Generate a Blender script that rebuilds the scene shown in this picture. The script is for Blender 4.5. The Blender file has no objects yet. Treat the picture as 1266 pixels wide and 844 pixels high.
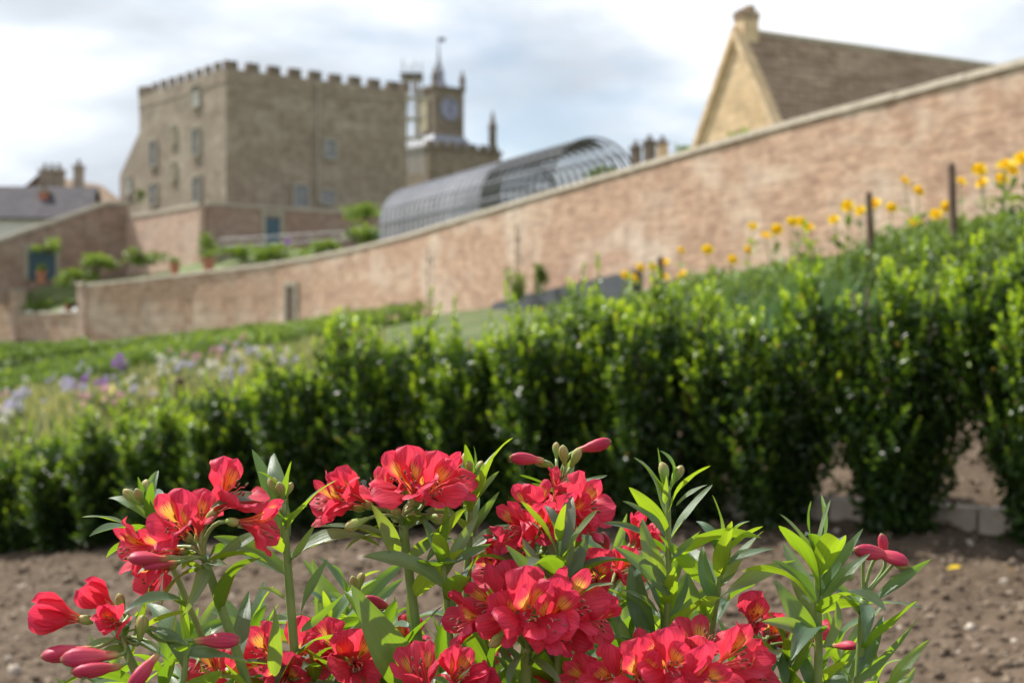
import bpy, math, random
import numpy as np
from mathutils import Vector, Matrix
R = math.radians
random.seed(7); rng = np.random.default_rng(7)
scene = bpy.context.scene
C = scene.collection
CZ = 1.0            # camera height above the flower bed
F = 1758.0          # 50 mm lens expressed in photo pixels (1266 wide)

# ------------------------------------------------------------------ camera
cam_d = bpy.data.cameras.new('camera'); cam = bpy.data.objects.new('camera', cam_d); C.objects.link(cam)
cam.location = (0, 0, CZ); cam.rotation_euler = (R(90), 0, 0)
cam_d.lens = 50; cam_d.sensor_width = 36; cam_d.clip_start = 0.05; cam_d.clip_end = 3000
cam_d.dof.use_dof = True; cam_d.dof.focus_distance = 1.07; cam_d.dof.aperture_fstop = 8.8; cam_d.dof.aperture_blades = 0
scene.camera = cam
# ------------------------------------------------------------------ light
SUN_EL, SUN_AZ = R(51), R(55)       # azimuth measured from +Y towards -X (behind the hedge, to the left)
w = bpy.data.worlds.new('World'); scene.world = w; w.use_nodes = True
nt = w.node_tree; nt.nodes.clear()
def N(t, **k):
    n = nt.nodes.new(t)
    for a, b in k.items(): setattr(n, a, b)
    return n
sky = N('ShaderNodeTexSky', sky_type='NISHITA', sun_disc=False, sun_elevation=SUN_EL, sun_rotation=-SUN_AZ, air_density=1.0, dust_density=1.0)
bg = N('ShaderNodeBackground'); bg.inputs[1].default_value = 0.10
cl = N('ShaderNodeBackground'); cl.inputs[1].default_value = 1.0
tc = N('ShaderNodeTexCoord'); mp = N('ShaderNodeMapping'); mp.inputs['Scale'].default_value = (1, 1, 2.6); mp.inputs['Location'].default_value = (0.35, 0.2, 0.15)
n1 = N('ShaderNodeTexNoise'); n1.inputs['Scale'].default_value = 2.6; n1.inputs['Detail'].default_value = 7; n1.inputs['Roughness'].default_value = .55; n1.inputs['Distortion'].default_value = .3
r1 = N('ShaderNodeValToRGB'); r1.color_ramp.elements[0].position = .28; r1.color_ramp.elements[1].position = .52
n2 = N('ShaderNodeTexNoise'); n2.inputs['Scale'].default_value = 3.6; n2.inputs['Detail'].default_value = 6; n2.inputs['Roughness'].default_value = .48
mp2 = N('ShaderNodeMapping'); mp2.inputs['Scale'].default_value = (1, 1, 3.0); mp2.inputs['Location'].default_value = (3.35, 1.2, 0.65)
r2 = N('ShaderNodeValToRGB'); e = r2.color_ramp.elements
e[0].position = .38; e[0].color = (.46, .50, .55, 1); e[1].position = .57; e[1].color = (.86, .88, .90, 1)
k = e.new(.47); k.color = (.60, .65, .71, 1)
mx = N('ShaderNodeMixShader'); out = N('ShaderNodeOutputWorld')
L = nt.links.new
L(tc.outputs['Generated'], mp.inputs[0]); L(mp.outputs[0], n1.inputs[0]); L(n1.outputs[0], r1.inputs[0])
L(tc.outputs['Generated'], mp2.inputs[0]); L(mp2.outputs[0], n2.inputs[0]); L(n2.outputs[0], r2.inputs[0])
L(sky.outputs[0], bg.inputs[0]); L(r2.outputs[0], cl.inputs[0])
L(r1.outputs[0], mx.inputs[0]); L(bg.outputs[0], mx.inputs[1]); L(cl.outputs[0], mx.inputs[2]); L(mx.outputs[0], out.inputs[0])
sd = bpy.data.lights.new('sun', 'SUN'); so = bpy.data.objects.new('sun', sd); C.objects.link(so)
sd.energy = 5.0; sd.angle = R(.53); sd.color = (1, .95, .87)
sun_dir = Vector((-math.sin(SUN_AZ)*math.cos(SUN_EL), math.cos(SUN_AZ)*math.cos(SUN_EL), math.sin(SUN_EL)))
so.rotation_euler = sun_dir.to_track_quat('Z', 'Y').to_euler(); so.location = (-20, 20, 40)
vs = scene.view_settings; vs.view_transform = 'Standard'; vs.look = 'None'; vs.gamma = 1; vs.exposure = 0.48
scene.cycles.use_denoising = True; scene.cycles.max_bounces = 8; scene.cycles.transparent_max_bounces = 8
scene.cycles.transmission_bounces = 6; scene.cycles.sample_clamp_indirect = 6

# ------------------------------------------------------------------ helpers
def at(px, py, Y):
    return Vector(((px-633)/F*Y, Y, CZ + (422-py)/F*Y))
def smooth(a, b, x):
    t = np.clip((np.asarray(x, float)-a)/(b-a), 0, 1); return t*t*(3-2*t)
class Noise2:
    def __init__(s, seed): s.g = np.random.default_rng(seed).random((256, 256))
    def __call__(s, x, y):
        xi = np.floor(x).astype(int); yi = np.floor(y).astype(int); fx = x-xi; fy = y-yi
        fx = fx*fx*(3-2*fx); fy = fy*fy*(3-2*fy); g = s.g
        a = g[xi % 256, yi % 256]; b = g[(xi+1) % 256, yi % 256]; c = g[xi % 256, (yi+1) % 256]; d = g[(xi+1) % 256, (yi+1) % 256]
        return (a*(1-fx)+b*fx)*(1-fy)+(c*(1-fx)+d*fx)*fy
nz = Noise2(3)
def tag(o, label=None, cat=None, group=None, kind=None):
    if label: o['label'] = label
    if cat: o['category'] = cat
    if group: o['group'] = group
    if kind: o['kind'] = kind
    return o
def thing(name, label, cat, loc, group=None):
    o = bpy.data.objects.new(name, None); C.objects.link(o); o.location = loc; o.empty_display_size = .1
    return tag(o, label, cat, group)
def wl(o):
    v = Vector((0, 0, 0))
    while o is not None: v = v + Vector(o.location); o = o.parent
    return v
def link(name, me, parent=None, loc=None, mat4=None):
    o = bpy.data.objects.new(name, me); C.objects.link(o)
    if parent is not None: o.parent = parent
    if mat4 is not None: o.matrix_basis = mat4
    elif loc is not None: o.location = loc
    return o
def mesh_np(name, v, f, mat, uv=None, attr=None, smooth_shade=True):
    """v (n,3) array, f list of tuples or (m,k) array"""
    me = bpy.data.meshes.new(name)
    if isinstance(f, np.ndarray):
        m, kk = f.shape
        me.vertices.add(len(v)); me.vertices.foreach_set('co', np.asarray(v, np.float32).ravel())
        me.loops.add(m*kk); me.loops.foreach_set('vertex_index', f.astype(np.int32).ravel())
        me.polygons.add(m); me.polygons.foreach_set('loop_start', np.arange(0, m*kk, kk, dtype=np.int32))
        me.update(calc_edges=True)
    else:
        me.from_pydata([tuple(p) for p in v], [], f); me.update()
    if uv is not None:          # per-vertex uv
        l = me.uv_layers.new(name='UVMap'); idx = np.zeros(len(me.loops), np.int32); me.loops.foreach_get('vertex_index', idx)
        l.data.foreach_set('uv', np.asarray(uv, np.float32)[idx].ravel())
    if attr is not None:        # per-vertex float
        a = me.attributes.new('tint', 'FLOAT', 'POINT'); a.data.foreach_set('value', np.asarray(attr, np.float32))
    if smooth_shade: me.polygons.foreach_set('use_smooth', [True]*len(me.polygons))
    me.materials.append(mat)
    return me
class MB:
    def __init__(s): s.v = []; s.f = []; s.uv = []; s.hasuv = False
    def quad(s, a, b, c, d, uvs=None):
        i = len(s.v); s.v += [a, b, c, d]; s.f.append((i, i+1, i+2, i+3))
        if uvs: s.hasuv = True
        s.uv += uvs if uvs else [(0, 0)]*4
    def poly(s, ps, uvs=None):
        i = len(s.v); s.v += list(ps); s.f.append(tuple(range(i, i+len(ps))))
        if uvs: s.hasuv = True
        s.uv += uvs if uvs else [(0, 0)]*len(ps)
    def hexa(s, b, t):
        """bottom 4, top 4 points (counter-clockwise from above), uv = (run, height) in metres"""
        s.poly(list(reversed(b)), [(p[0], p[1]) for p in reversed(b)]); s.poly(t, [(p[0], p[1]) for p in t])
        for i in range(4):
            j = (i+1) % 4; ln = math.hypot(b[j][0]-b[i][0], b[j][1]-b[i][1])
            d = Vector((b[j][0]-b[i][0], b[j][1]-b[i][1])); d = d.normalized() if ln > 1e-6 else Vector((1, 0))
            u0 = b[i][0]*d.x+b[i][1]*d.y
            s.quad(b[i], b[j], t[j], t[i], [(u0, b[i][2]), (u0+ln, b[j][2]), (u0+ln, t[j][2]), (u0, t[i][2])])
    def box(s, c, sx, sy, sz, ax=(1, 0), taper=1.0):
        """box standing on c (bottom centre), ax = horizontal direction of its x side"""
        a = Vector((ax[0], ax[1], 0)).normalized(); b = Vector((-a.y, a.x, 0)); c = Vector(c)
        lo = [c-a*sx/2-b*sy/2, c+a*sx/2-b*sy/2, c+a*sx/2+b*sy/2, c-a*sx/2+b*sy/2]
        up = Vector((0, 0, sz)); hi = [c+(p-c)*taper+up for p in lo]
        s.hexa(lo, hi)
    def tube(s, pts, rad, n=8, cap=True):
        pts = [Vector(p) for p in pts]; m = len(pts); i0 = len(s.v); ref = None
        for i, p in enumerate(pts):
            d = (pts[min(i+1, m-1)]-pts[max(i-1, 0)])
            d = d.normalized() if d.length > 1e-9 else Vector((0, 0, 1))
            if ref is None: ref = d.orthogonal().normalized()
            ref = (ref-d*ref.dot(d)); ref = ref.normalized() if ref.length > 1e-6 else d.orthogonal().normalized()
            b = d.cross(ref); r = rad[i] if hasattr(rad, '__len__') else rad
            for k in range(n):
                a = 2*math.pi*k/n; s.v.append(p+(ref*math.cos(a)+b*math.sin(a))*r); s.uv.append((k/n, i/max(1, m-1)))
        for i in range(m-1):
            for k in range(n):
                s.f.append((i0+i*n+k, i0+i*n+(k+1) % n, i0+(i+1)*n+(k+1) % n, i0+(i+1)*n+k))
        if cap:
            s.f.append(tuple(reversed(range(i0, i0+n)))); s.f.append(tuple(range(i0+(m-1)*n, i0+m*n)))
    def mesh(s, name, mat, off=Vector((0, 0, 0)), smooth_shade=False):
        v = np.array([tuple(p) for p in s.v], float)-np.array(tuple(off))
        return mesh_np(name, v, s.f, mat, uv=s.uv if (s.hasuv or True) else None, smooth_shade=smooth_shade)
    def build(s, name, mat, parent=None, smooth_shade=False):
        off = wl(parent) if parent is not None else Vector((0, 0, 0))
        return link(name, s.mesh(name, mat, off, smooth_shade), parent)
def frame(dir, up):
    """3x3: x along dir, z near up"""
    x = Vector(dir).normalized(); z = Vector(up)-x*Vector(up).dot(x)
    if z.length < 1e-5: z = x.orthogonal()
    z.normalize(); y = z.cross(x)
    return Matrix((x, y, z)).transposed()
def scatter(tv, tf, pos, X, Z, scale, tint):
    """numpy instances of a leaf template joined to one mesh; X leaf direction, Z leaf normal"""
    tv = np.asarray(tv, float); tf = np.asarray(tf, int)
    X = X/np.linalg.norm(X, axis=1, keepdims=True)
    Z = Z-X*np.sum(X*Z, 1, keepdims=True); Z = Z/(np.linalg.norm(Z, axis=1, keepdims=True)+1e-9); Y = np.cross(Z, X)
    s = np.asarray(scale, float).reshape(-1, 1, 1)
    v = pos[:, None, :]+s*(tv[None, :, 0:1]*X[:, None, :]+tv[None, :, 1:2]*Y[:, None, :]+tv[None, :, 2:3]*Z[:, None, :])
    n = len(pos); f = tf[None]+(np.arange(n)*len(tv))[:, None, None]
    return v.reshape(-1, 3), f.reshape(-1, tf.shape[1]), np.repeat(tint, len(tv))
def rbf(pts):
    P = np.array(pts, float); n = len(P)
    A = np.zeros((n+3, n+3)); d = np.hypot(P[:, None, 0]-P[None, :, 0], P[:, None, 1]-P[None, :, 1])
    A[:n, :n] = -d; A[:n, n] = 1; A[:n, n+1:] = P[:, :2]; A[n, :n] = 1; A[n+1:, :n] = P[:, :2].T
    b = np.zeros(n+3); b[:n] = P[:, 2]; wt = np.linalg.solve(A, b)
    def fn(x, y):
        x = np.asarray(x, float); y = np.asarray(y, float); z = wt[n]+wt[n+1]*x+wt[n+2]*y
        for i in range(n): z = z-wt[i]*np.hypot(x-P[i, 0], y-P[i, 1])
        return z
    return fn

# ------------------------------------------------------------------ materials
def new_mat(name):
    m = bpy.data.materials.new(name); m.use_nodes = True; t = m.node_tree; t.nodes.clear()
    o = t.nodes.new('ShaderNodeOutputMaterial'); p = t.nodes.new('ShaderNodeBsdfPrincipled'); t.links.new(p.outputs[0], o.inputs[0])
    return m, t, p, o
def nd(t, typ, inp=None, **k):
    n = t.nodes.new(typ)
    for a, b in k.items(): setattr(n, a, b)
    for a, b in (inp or {}).items():
        if hasattr(b, 'links'): t.links.new(b, n.inputs[a])
        else: n.inputs[a].default_value = b
    return n
def ramp(t, fac, stops):
    r = t.nodes.new('ShaderNodeValToRGB'); e = r.color_ramp.elements
    while len(e) < len(stops): e.new(.5)
    for q, (p, c) in zip(e, stops): q.position = p; q.color = (*c, 1) if len(c) == 3 else c
    t.links.new(fac, r.inputs[0]); return r.outputs[0]
def mixc(t, fac, a, b, mode='MIX'):
    m = t.nodes.new('ShaderNodeMix'); m.data_type = 'RGBA'; m.blend_type = mode
    for i, x in ((0, fac), (6, a), (7, b)):
        if hasattr(x, 'links'): t.links.new(x, m.inputs[i])
        else: m.inputs[i].default_value = x if i == 0 else (*x, 1)
    return m.outputs[2]
def noise(t, scale, detail=5, rough=.55, vec=None, dist=0):
    n = nd(t, 'ShaderNodeTexNoise', {'Scale': scale, 'Detail': detail, 'Roughness': rough, 'Distortion': dist})
    if vec is None: vec = nd(t, 'ShaderNodeTexCoord').outputs['Object']
    t.links.new(vec, n.inputs['Vector']); return n.outputs[0]
def bump(t, p, h, strength=.4, dist=.01):
    b = nd(t, 'ShaderNodeBump', {'Strength': strength, 'Distance': dist, 'Height': h}); t.links.new(b.outputs[0], p.inputs['Normal'])
def m_noise(name, c1, c2, scale, rough=.8, bumps=None, c3=None):
    m, t, p, o = new_mat(name); n = noise(t, scale)
    stops = [(.3, c1), (.7, c2)] if c3 is None else [(.28, c1), (.5, c2), (.74, c3)]
    t.links.new(ramp(t, n, stops), p.inputs['Base Color']); p.inputs['Roughness'].default_value = rough
    if bumps: bump(t, p, noise(t, bumps[0]), bumps[1], bumps[2])
    return m
def m_masonry(name, c1, c2, mortar, bw, bh, patch, patch_amt, rough=.9, ms=.012, stain=None, crs_amt=.75):
    m, t, p, o = new_mat(name); tcn = nd(t, 'ShaderNodeTexCoord'); uv = tcn.outputs['UV']
    b = nd(t, 'ShaderNodeTexBrick', {'Vector': uv, 'Color1': (*c1, 1), 'Color2': (*c2, 1), 'Mortar': (*mortar, 1), 'Scale': 1.0, 'Mortar Size': ms, 'Mortar Smooth': .2, 'Bias': 0.0, 'Brick Width': bw, 'Row Height': bh})
    big = noise(t, 1.0, 6, .62, nd(t, 'ShaderNodeMapping', {'Vector': uv, 'Scale': (.26, .42, 1)}).outputs[0], .5); mid = noise(t, 1.6, 5, .6, uv)
    c = mixc(t, ramp(t, big, [(.47, (0, 0, 0)), (.62, (patch_amt,)*3)]), b.outputs[0], patch)
    c = mixc(t, .6, c, ramp(t, mid, [(.3, (.55, .52, .5)), (.5, (.92, .9, .9)), (.7, (1.2, 1.2, 1.18))]), 'MULTIPLY')
    mph = nd(t, 'ShaderNodeMapping', {'Vector': uv, 'Scale': (.9, 7.5, 1)}); crs = noise(t, 1.0, 4, .65, mph.outputs[0])      # single odd bricks and patched courses
    c = mixc(t, crs_amt, c, ramp(t, crs, [(.32, (.6, .52, .47)), (.5, (1, .98, .97)), (.68, (1.25, 1.2, 1.14))]), 'MULTIPLY')
    # weather streaks run down the face
    mpn = nd(t, 'ShaderNodeMapping', {'Vector': uv, 'Scale': (2.2, .22, 1)}); st = noise(t, 1.0, 5, .6, mpn.outputs[0])
    c = mixc(t, .4, c, ramp(t, st, [(.3, stain or (.6, .55, .5)), (.6, (1, 1, 1))]), 'MULTIPLY')
    t.links.new(c, p.inputs['Base Color']); p.inputs['Roughness'].default_value = rough
    hb = nd(t, 'ShaderNodeMath', {0: b.outputs['Fac'], 1: -1.0}, operation='MULTIPLY').outputs[0]
    bump(t, p, hb, .6, .012)
    return m
def m_leaf(name, stops, rough=.4, trans=.35, tcol=(1.5, 1.35, .5), spec=.5):
    """tint attribute picks the leaf colour"""
    m, t, p, o = new_mat(name); a = nd(t, 'ShaderNodeAttribute', attribute_name='tint')
    c = ramp(t, a.outputs['Fac'], stops); t.links.new(c, p.inputs['Base Color'])
    p.inputs['Roughness'].default_value = rough; p.inputs['Specular IOR Level'].default_value = spec
    tr = nd(t, 'ShaderNodeBsdfTranslucent'); t.links.new(mixc(t, 1.0, c, tcol, 'MULTIPLY'), tr.inputs[0])
    mixs = nd(t, 'ShaderNodeMixShader', {0: trans}); t.links.new(p.outputs[0], mixs.inputs[1]); t.links.new(tr.outputs[0], mixs.inputs[2])
    t.links.new(mixs.outputs[0], o.inputs[0]); return m
M = {}
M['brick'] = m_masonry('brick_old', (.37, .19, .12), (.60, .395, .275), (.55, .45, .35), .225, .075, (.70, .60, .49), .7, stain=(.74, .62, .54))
M['brick_shade_tone'] = m_masonry('brick_shade_tone', (.30, .17, .125), (.38, .235, .18), (.36, .30, .25), .225, .075, (.42, .34, .28), .5)  # darker brick copy for walls facing off the sun, shade put into colour
M['brick_lit_tone'] = m_masonry('brick_lit_tone', (.48, .27, .195), (.70, .49, .385), (.62, .52, .43), .225, .075, (.62, .52, .44), .5)  # paler brick copy for the sunlit wall face, sunlight put into colour
M['stone'] = m_masonry('castle_stone', (.27, .22, .165), (.34, .28, .21), (.30, .25, .19), .7, .32, (.42, .36, .28), .8, stain=(.6, .57, .54), crs_amt=.3)
M['stone_tower'] = m_masonry('tower_stone', (.19, .155, .115), (.26, .21, .16), (.2, .17, .13), .7, .32, (.3, .25, .19), .6, crs_amt=.3)
M['stone_dark'] = m_masonry('castle_stone_dark', (.16, .13, .10), (.21, .17, .13), (.17, .15, .12), .7, .32, (.24, .2, .15), .5)
M['stone_gold'] = m_masonry('gable_stone', (.62, .45, .26), (.76, .57, .35), (.66, .50, .32), .55, .28, (.80, .63, .42), .6, crs_amt=.35)
M['coping'] = m_noise('coping_stone', (.30, .26, .20), (.43, .38, .30), 3.0, .95, (14, .5, .02))
M['slate'] = m_masonry('roof_slate', (.07, .068, .082), (.10, .095, .11), (.05, .05, .06), .3, .22, (.11, .105, .12), .5, .95, .02)
M['stone_slate'] = m_masonry('stone_roof_slate', (.30, .215, .145), (.45, .335, .235), (.22, .16, .115), .42, .3, (.50, .39, .28), .6, .9, .025)
M['door_blue'] = m_noise('door_paint', (.035, .075, .11), (.05, .10, .14), 2, .5)
M['white_paint'] = m_noise('white_paint', (.7, .7, .68), (.8, .8, .78), 3, .5)
M['win_frame'] = m_noise('window_surround', (.34, .30, .24), (.42, .38, .31), 3, .7)
M['render_white'] = m_noise('render_white', (.55, .54, .5), (.68, .66, .62), 1.2, .9)
M['glass_pane'] = m_noise('window_glass', (.13, .14, .15), (.22, .24, .26), .9, .12)
M['lead'] = m_noise('lead', (.20, .21, .25), (.29, .30, .34), 2, .55)
M['iron'] = m_noise('iron', (.05, .05, .055), (.09, .085, .085), 8, .6)
M['galv'] = m_noise('galvanised_steel', (.42, .42, .44), (.58, .58, .6), 6, .45)
M['clock'] = m_noise('clock_dial', (.24, .24, .34), (.32, .32, .42), 4, .6)
M['terracotta'] = m_noise('terracotta', (.36, .14, .085), (.48, .21, .13), 7, .85)
M['timber'] = m_noise('stake_timber', (.085, .055, .035), (.16, .105, .07), 9, .9, (40, .5, .01))
M['timber_dark'] = m_noise('dark_timber', (.05, .055, .068), (.09, .095, .11), 3, .7)
M['bark'] = m_noise('shrub_bark', (.07, .05, .035), (.13, .095, .07), 20, .95, (60, .5, .01))
M['kerb'] = m_noise('kerb_stone', (.36, .30, .235), (.54, .46, .37), 9, .95, (50, .6, .012))
M['brown_door'] = m_noise('brown_door', (.08, .05, .035), (.13, .085, .06), 4, .7)

# soil: brown loam with paler dry crust; further off it turns to grass and planting
def m_soil():
    m, t, p, o = new_mat('garden_soil'); tcn = nd(t, 'ShaderNodeTexCoord'); v = tcn.outputs['Object']
    n1 = noise(t, 9, 8, .65, v); n2 = noise(t, 1.1, 4, .5, v); n3 = noise(t, 55, 4, .6, v)
    c = ramp(t, n1, [(.3, (.075, .053, .037)), (.52, (.128, .096, .07)), (.75, (.20, .156, .118))])
    c = mixc(t, .5, c, ramp(t, n3, [(.3, (.5, .48, .45)), (.7, (1.15, 1.1, 1.05))]), 'MULTIPLY')
    c = mixc(t, .5, c, ramp(t, n2, [(.3, (.75, .72, .68)), (.7, (1.1, 1.08, 1.05))]), 'MULTIPLY')
    sep = nd(t, 'ShaderNodeSeparateXYZ', {0: v})
    g = nd(t, 'ShaderNodeMapRange', {'Value': sep.outputs[1], 'From Min': 9.5, 'From Max': 14.0})
    ng = noise(t, .7, 6, .6, v)
    grass = ramp(t, ng, [(.3, (.06, .08, .03)), (.5, (.10, .13, .05)), (.72, (.16, .17, .085))])
    c = mixc(t, g.outputs[0], c, grass)
    t.links.new(c, p.inputs['Base Color']); p.inputs['Roughness'].default_value = .95; p.inputs['Specular IOR Level'].default_value = .15
    bump(t, p, n3, .7, .012); return m
M['soil'] = m_soil()
def m_clod():
    m, t, p, o = new_mat('soil_clod'); a = nd(t, 'ShaderNodeAttribute', attribute_name='tint')
    c = ramp(t, a.outputs['Fac'], [(0, (.11, .08, .056)), (.45, (.20, .152, .112)), (.8, (.32, .255, .195)), (.92, (.40, .34, .28)), (1, (.55, .48, .40))])
    c = mixc(t, .5, c, ramp(t, noise(t, 60), [(.3, (.6, .58, .55)), (.7, (1.1, 1.1, 1.1))]), 'MULTIPLY')
    t.links.new(c, p.inputs['Base Color']); p.inputs['Roughness'].default_value = .95; p.inputs['Specular IOR Level'].default_value = .15; return m
M['clod'] = m_clod()
M['grass_bank'] = m_noise('grass_bank', (.07, .095, .03), (.12, .155, .05), .8, .95, None, (.19, .21, .10))
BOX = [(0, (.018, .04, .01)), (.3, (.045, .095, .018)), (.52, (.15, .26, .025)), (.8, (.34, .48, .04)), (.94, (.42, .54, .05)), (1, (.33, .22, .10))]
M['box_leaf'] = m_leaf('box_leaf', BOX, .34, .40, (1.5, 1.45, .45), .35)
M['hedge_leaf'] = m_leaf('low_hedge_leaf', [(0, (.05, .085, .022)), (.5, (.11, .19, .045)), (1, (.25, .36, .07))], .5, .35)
M['bush_leaf'] = m_leaf('bush_leaf', [(0, (.06, .10, .025)), (.5, (.14, .22, .05)), (1, (.27, .38, .09))], .5, .4)
M['grey_leaf'] = m_leaf('meadow_leaf', [(0, (.08, .115, .055)), (.45, (.17, .21, .11)), (.8, (.29, .31, .20)), (1, (.46, .44, .36))], .6, .4)
M['iris_leaf'] = m_leaf('iris_leaf', [(0, (.06, .13, .06)), (1, (.15, .27, .13))], .45, .3)
M['yellow'] = m_leaf('yellow_petal', [(0, (.92, .60, .01)), (1, (.95, .78, .02))], .6, .4, (1.05, 1.05, .6))
M['purple'] = m_leaf('purple_petal', [(0, (.30, .13, .42)), (1, (.45, .24, .55))], .6, .35, (1.1, 1, 1.2))
M['lilac'] = m_leaf('lilac_petal', [(0, (.50, .46, .58)), (1, (.64, .60, .70))], .6, .35, (1, 1, 1.1))
M['cream'] = m_leaf('cream_petal', [(0, (.68, .66, .56)), (1, (.82, .8, .72))], .6, .35, (1, 1, 1))
M['pink'] = m_leaf('pink_petal', [(0, (.60, .32, .38)), (1, (.74, .5, .52))], .6, .35, (1, 1, 1))

# ---- alstroemeria materials
def m_petal(name, spotted):
    m, t, p, o = new_mat(name); uv = nd(t, 'ShaderNodeTexCoord').outputs['UV']
    s = nd(t, 'ShaderNodeSeparateXYZ', {0: uv}); U, V = s.outputs[0], s.outputs[1]      # U across, V along
    oi = nd(t, 'ShaderNodeObjectInfo').outputs['Random']
    mpn = nd(t, 'ShaderNodeMapping', {'Vector': uv, 'Scale': (26, 1.6, 1)}); vein = noise(t, 1.0, 3, .5, mpn.outputs[0])
    blot = noise(t, 3.2, 4, .55, uv)
    base = ramp(t, V, [(0, (.55, .20, .05)), (.16, (.60, .06, .05)), (.4, (.80, .036, .080)), (.8, (.84, .056, .118)), (1, (.78, .04, .125))])
    base = mixc(t, .55, base, ramp(t, vein, [(.32, (.5, .36, .42)), (.6, (1.08, 1.2, 1.15))]), 'MULTIPLY')
    base = mixc(t, .5, base, ramp(t, blot, [(.3, (.78, .7, .75)), (.65, (1.08, 1.15, 1.1))]), 'MULTIPLY')
    base = mixc(t, .6, base, ramp(t, oi, [(0, (.86, .8, .95)), (1, (1.1, 1.15, .95))]), 'MULTIPLY')
    streak = None
    if spotted:
        ctr = nd(t, 'ShaderNodeMath', {0: U, 1: .5}, operation='SUBTRACT'); ab = nd(t, 'ShaderNodeMath', {0: ctr.outputs[0]}, operation='ABSOLUTE')
        side = ramp(t, ab.outputs[0], [(.18, (1, 1, 1)), (.43, (0, 0, 0))])
        jag = nd(t, 'ShaderNodeMath', {0: V, 1: nd(t, 'ShaderNodeMath', {0: vein, 1: .22}, operation='MULTIPLY').outputs[0]}, operation='ADD')
        lng = ramp(t, jag.outputs[0], [(.2, (.3,)*3), (.4, (1, 1, 1)), (.78, (1, 1, 1)), (.92, (0, 0, 0))])
        yel = mixc(t, 1.0, side, lng, 'MULTIPLY')
        ycol = ramp(t, V, [(.2, (.84, .24, .05)), (.5, (.90, .42, .06)), (.85, (.92, .50, .15))])
        base = mixc(t, yel, base, ycol)
        mp2 = nd(t, 'ShaderNodeMapping', {'Vector': uv, 'Scale': (30, 3.4, 1)}); d = noise(t, 1.0, 1, .35, mp2.outputs[0])
        dash = ramp(t, d, [(.575, (0, 0, 0)), (.625, (1, 1, 1))])
        reach = ramp(t, V, [(.22, (0, 0, 0)), (.34, (1, 1, 1)), (.80, (1, 1, 1)), (.9, (0, 0, 0))])
        streak = mixc(t, 1.0, mixc(t, 1.0, dash, reach, 'MULTIPLY'), side, 'MULTIPLY')
        base = mixc(t, streak, base, (.13, .006, .012))
    t.links.new(base, p.inputs['Base Color']); p.inputs['Roughness'].default_value = .45; p.inputs['Specular IOR Level'].default_value = .4
    bump(t, p, vein, .45, .0016)
    tr = nd(t, 'ShaderNodeBsdfTranslucent'); t.links.new(mixc(t, 1.0, base, (1.15, 1.4, 1.15), 'MULTIPLY'), tr.inputs[0])
    ms = nd(t, 'ShaderNodeMixShader', {0: .46}); t.links.new(p.outputs[0], ms.inputs[1]); t.links.new(tr.outputs[0], ms.inputs[2]); t.links.new(ms.outputs[0], o.inputs[0])
    return m
M['petal'] = m_petal('red_petal', False); M['petal_spot'] = m_petal('red_petal_streaked', True)
def m_aleaf():
    m, t, p, o = new_mat('alstroemeria_leaf'); uv = nd(t, 'ShaderNodeTexCoord').outputs['UV']
    mpn = nd(t, 'ShaderNodeMapping', {'Vector': uv, 'Scale': (22, .9, 1)}); vein = noise(t, 1.0, 2, .5, mpn.outputs[0])
    oi = nd(t, 'ShaderNodeObjectInfo').outputs['Random']; bf = nd(t, 'ShaderNodeNewGeometry').outputs['Backfacing']
    gr = ramp(t, oi, [(0, (.11, .22, .025)), (.5, (.19, .33, .03)), (1, (.28, .41, .045))])
    gr = mixc(t, .6, gr, ramp(t, vein, [(.3, (.72, .78, .7)), (.62, (1.12, 1.1, 1.1))]), 'MULTIPLY')
    gl = ramp(t, oi, [(0, (.10, .165, .115)), (1, (.17, .235, .16))])          # waxy underside
    gl = mixc(t, .5, gl, ramp(t, vein, [(.3, (.75, .8, .8)), (.62, (1.1, 1.1, 1.1))]), 'MULTIPLY')
    c = mixc(t, bf, gr, gl); t.links.new(c, p.inputs['Base Color'])
    p.inputs['Roughness'].default_value = .36; p.inputs['Specular IOR Level'].default_value = .55; bump(t, p, vein, .35, .0015)
    tr = nd(t, 'ShaderNodeBsdfTranslucent'); t.links.new(mixc(t, 1.0, gr, (1.7, 1.6, .5), 'MULTIPLY'), tr.inputs[0])
    ms = nd(t, 'ShaderNodeMixShader', {0: .42}); t.links.new(p.outputs[0], ms.inputs[1]); t.links.new(tr.outputs[0], ms.inputs[2]); t.links.new(ms.outputs[0], o.inputs[0])
    return m
M['aleaf'] = m_aleaf()
M['astem'] = m_noise('alstroemeria_stem', (.15, .24, .06), (.24, .32, .10), 60, .42)
def m_bud(name, stops):
    m, t, p, o = new_mat(name); uv = nd(t, 'ShaderNodeTexCoord').outputs['UV']; s = nd(t, 'ShaderNodeSeparateXYZ', {0: uv})
    mpn = nd(t, 'ShaderNodeMapping', {'Vector': uv, 'Scale': (24, 1.5, 1)}); vein = noise(t, 1.0, 3, .5, mpn.outputs[0])
    c = ramp(t, s.outputs[1], stops); c = mixc(t, .5, c, ramp(t, vein, [(.35, (.45, .45, .5)), (.62, (1.25, 1.5, 1.4))]), 'MULTIPLY')
    t.links.new(c, p.inputs['Base Color']); p.inputs['Roughness'].default_value = .5; p.inputs['Specular IOR Level'].default_value = .3; return m
M['bud_red'] = m_bud('bud_red', [(0, (.26, .30, .07)), (.18, (.45, .24, .10)), (.4, (.52, .06, .08)), (.75, (.46, .025, .075)), (.93, (.38, .05, .07)), (1, (.25, .2, .07))])
M['bud_green'] = m_bud('bud_green', [(0, (.19, .30, .05)), (.55, (.26, .34, .08)), (.85, (.36, .25, .10)), (1, (.25, .28, .08))])
M['stamen'] = m_noise('stamen', (.75, .12, .14), (.8, .25, .2), 30, .5)
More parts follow.
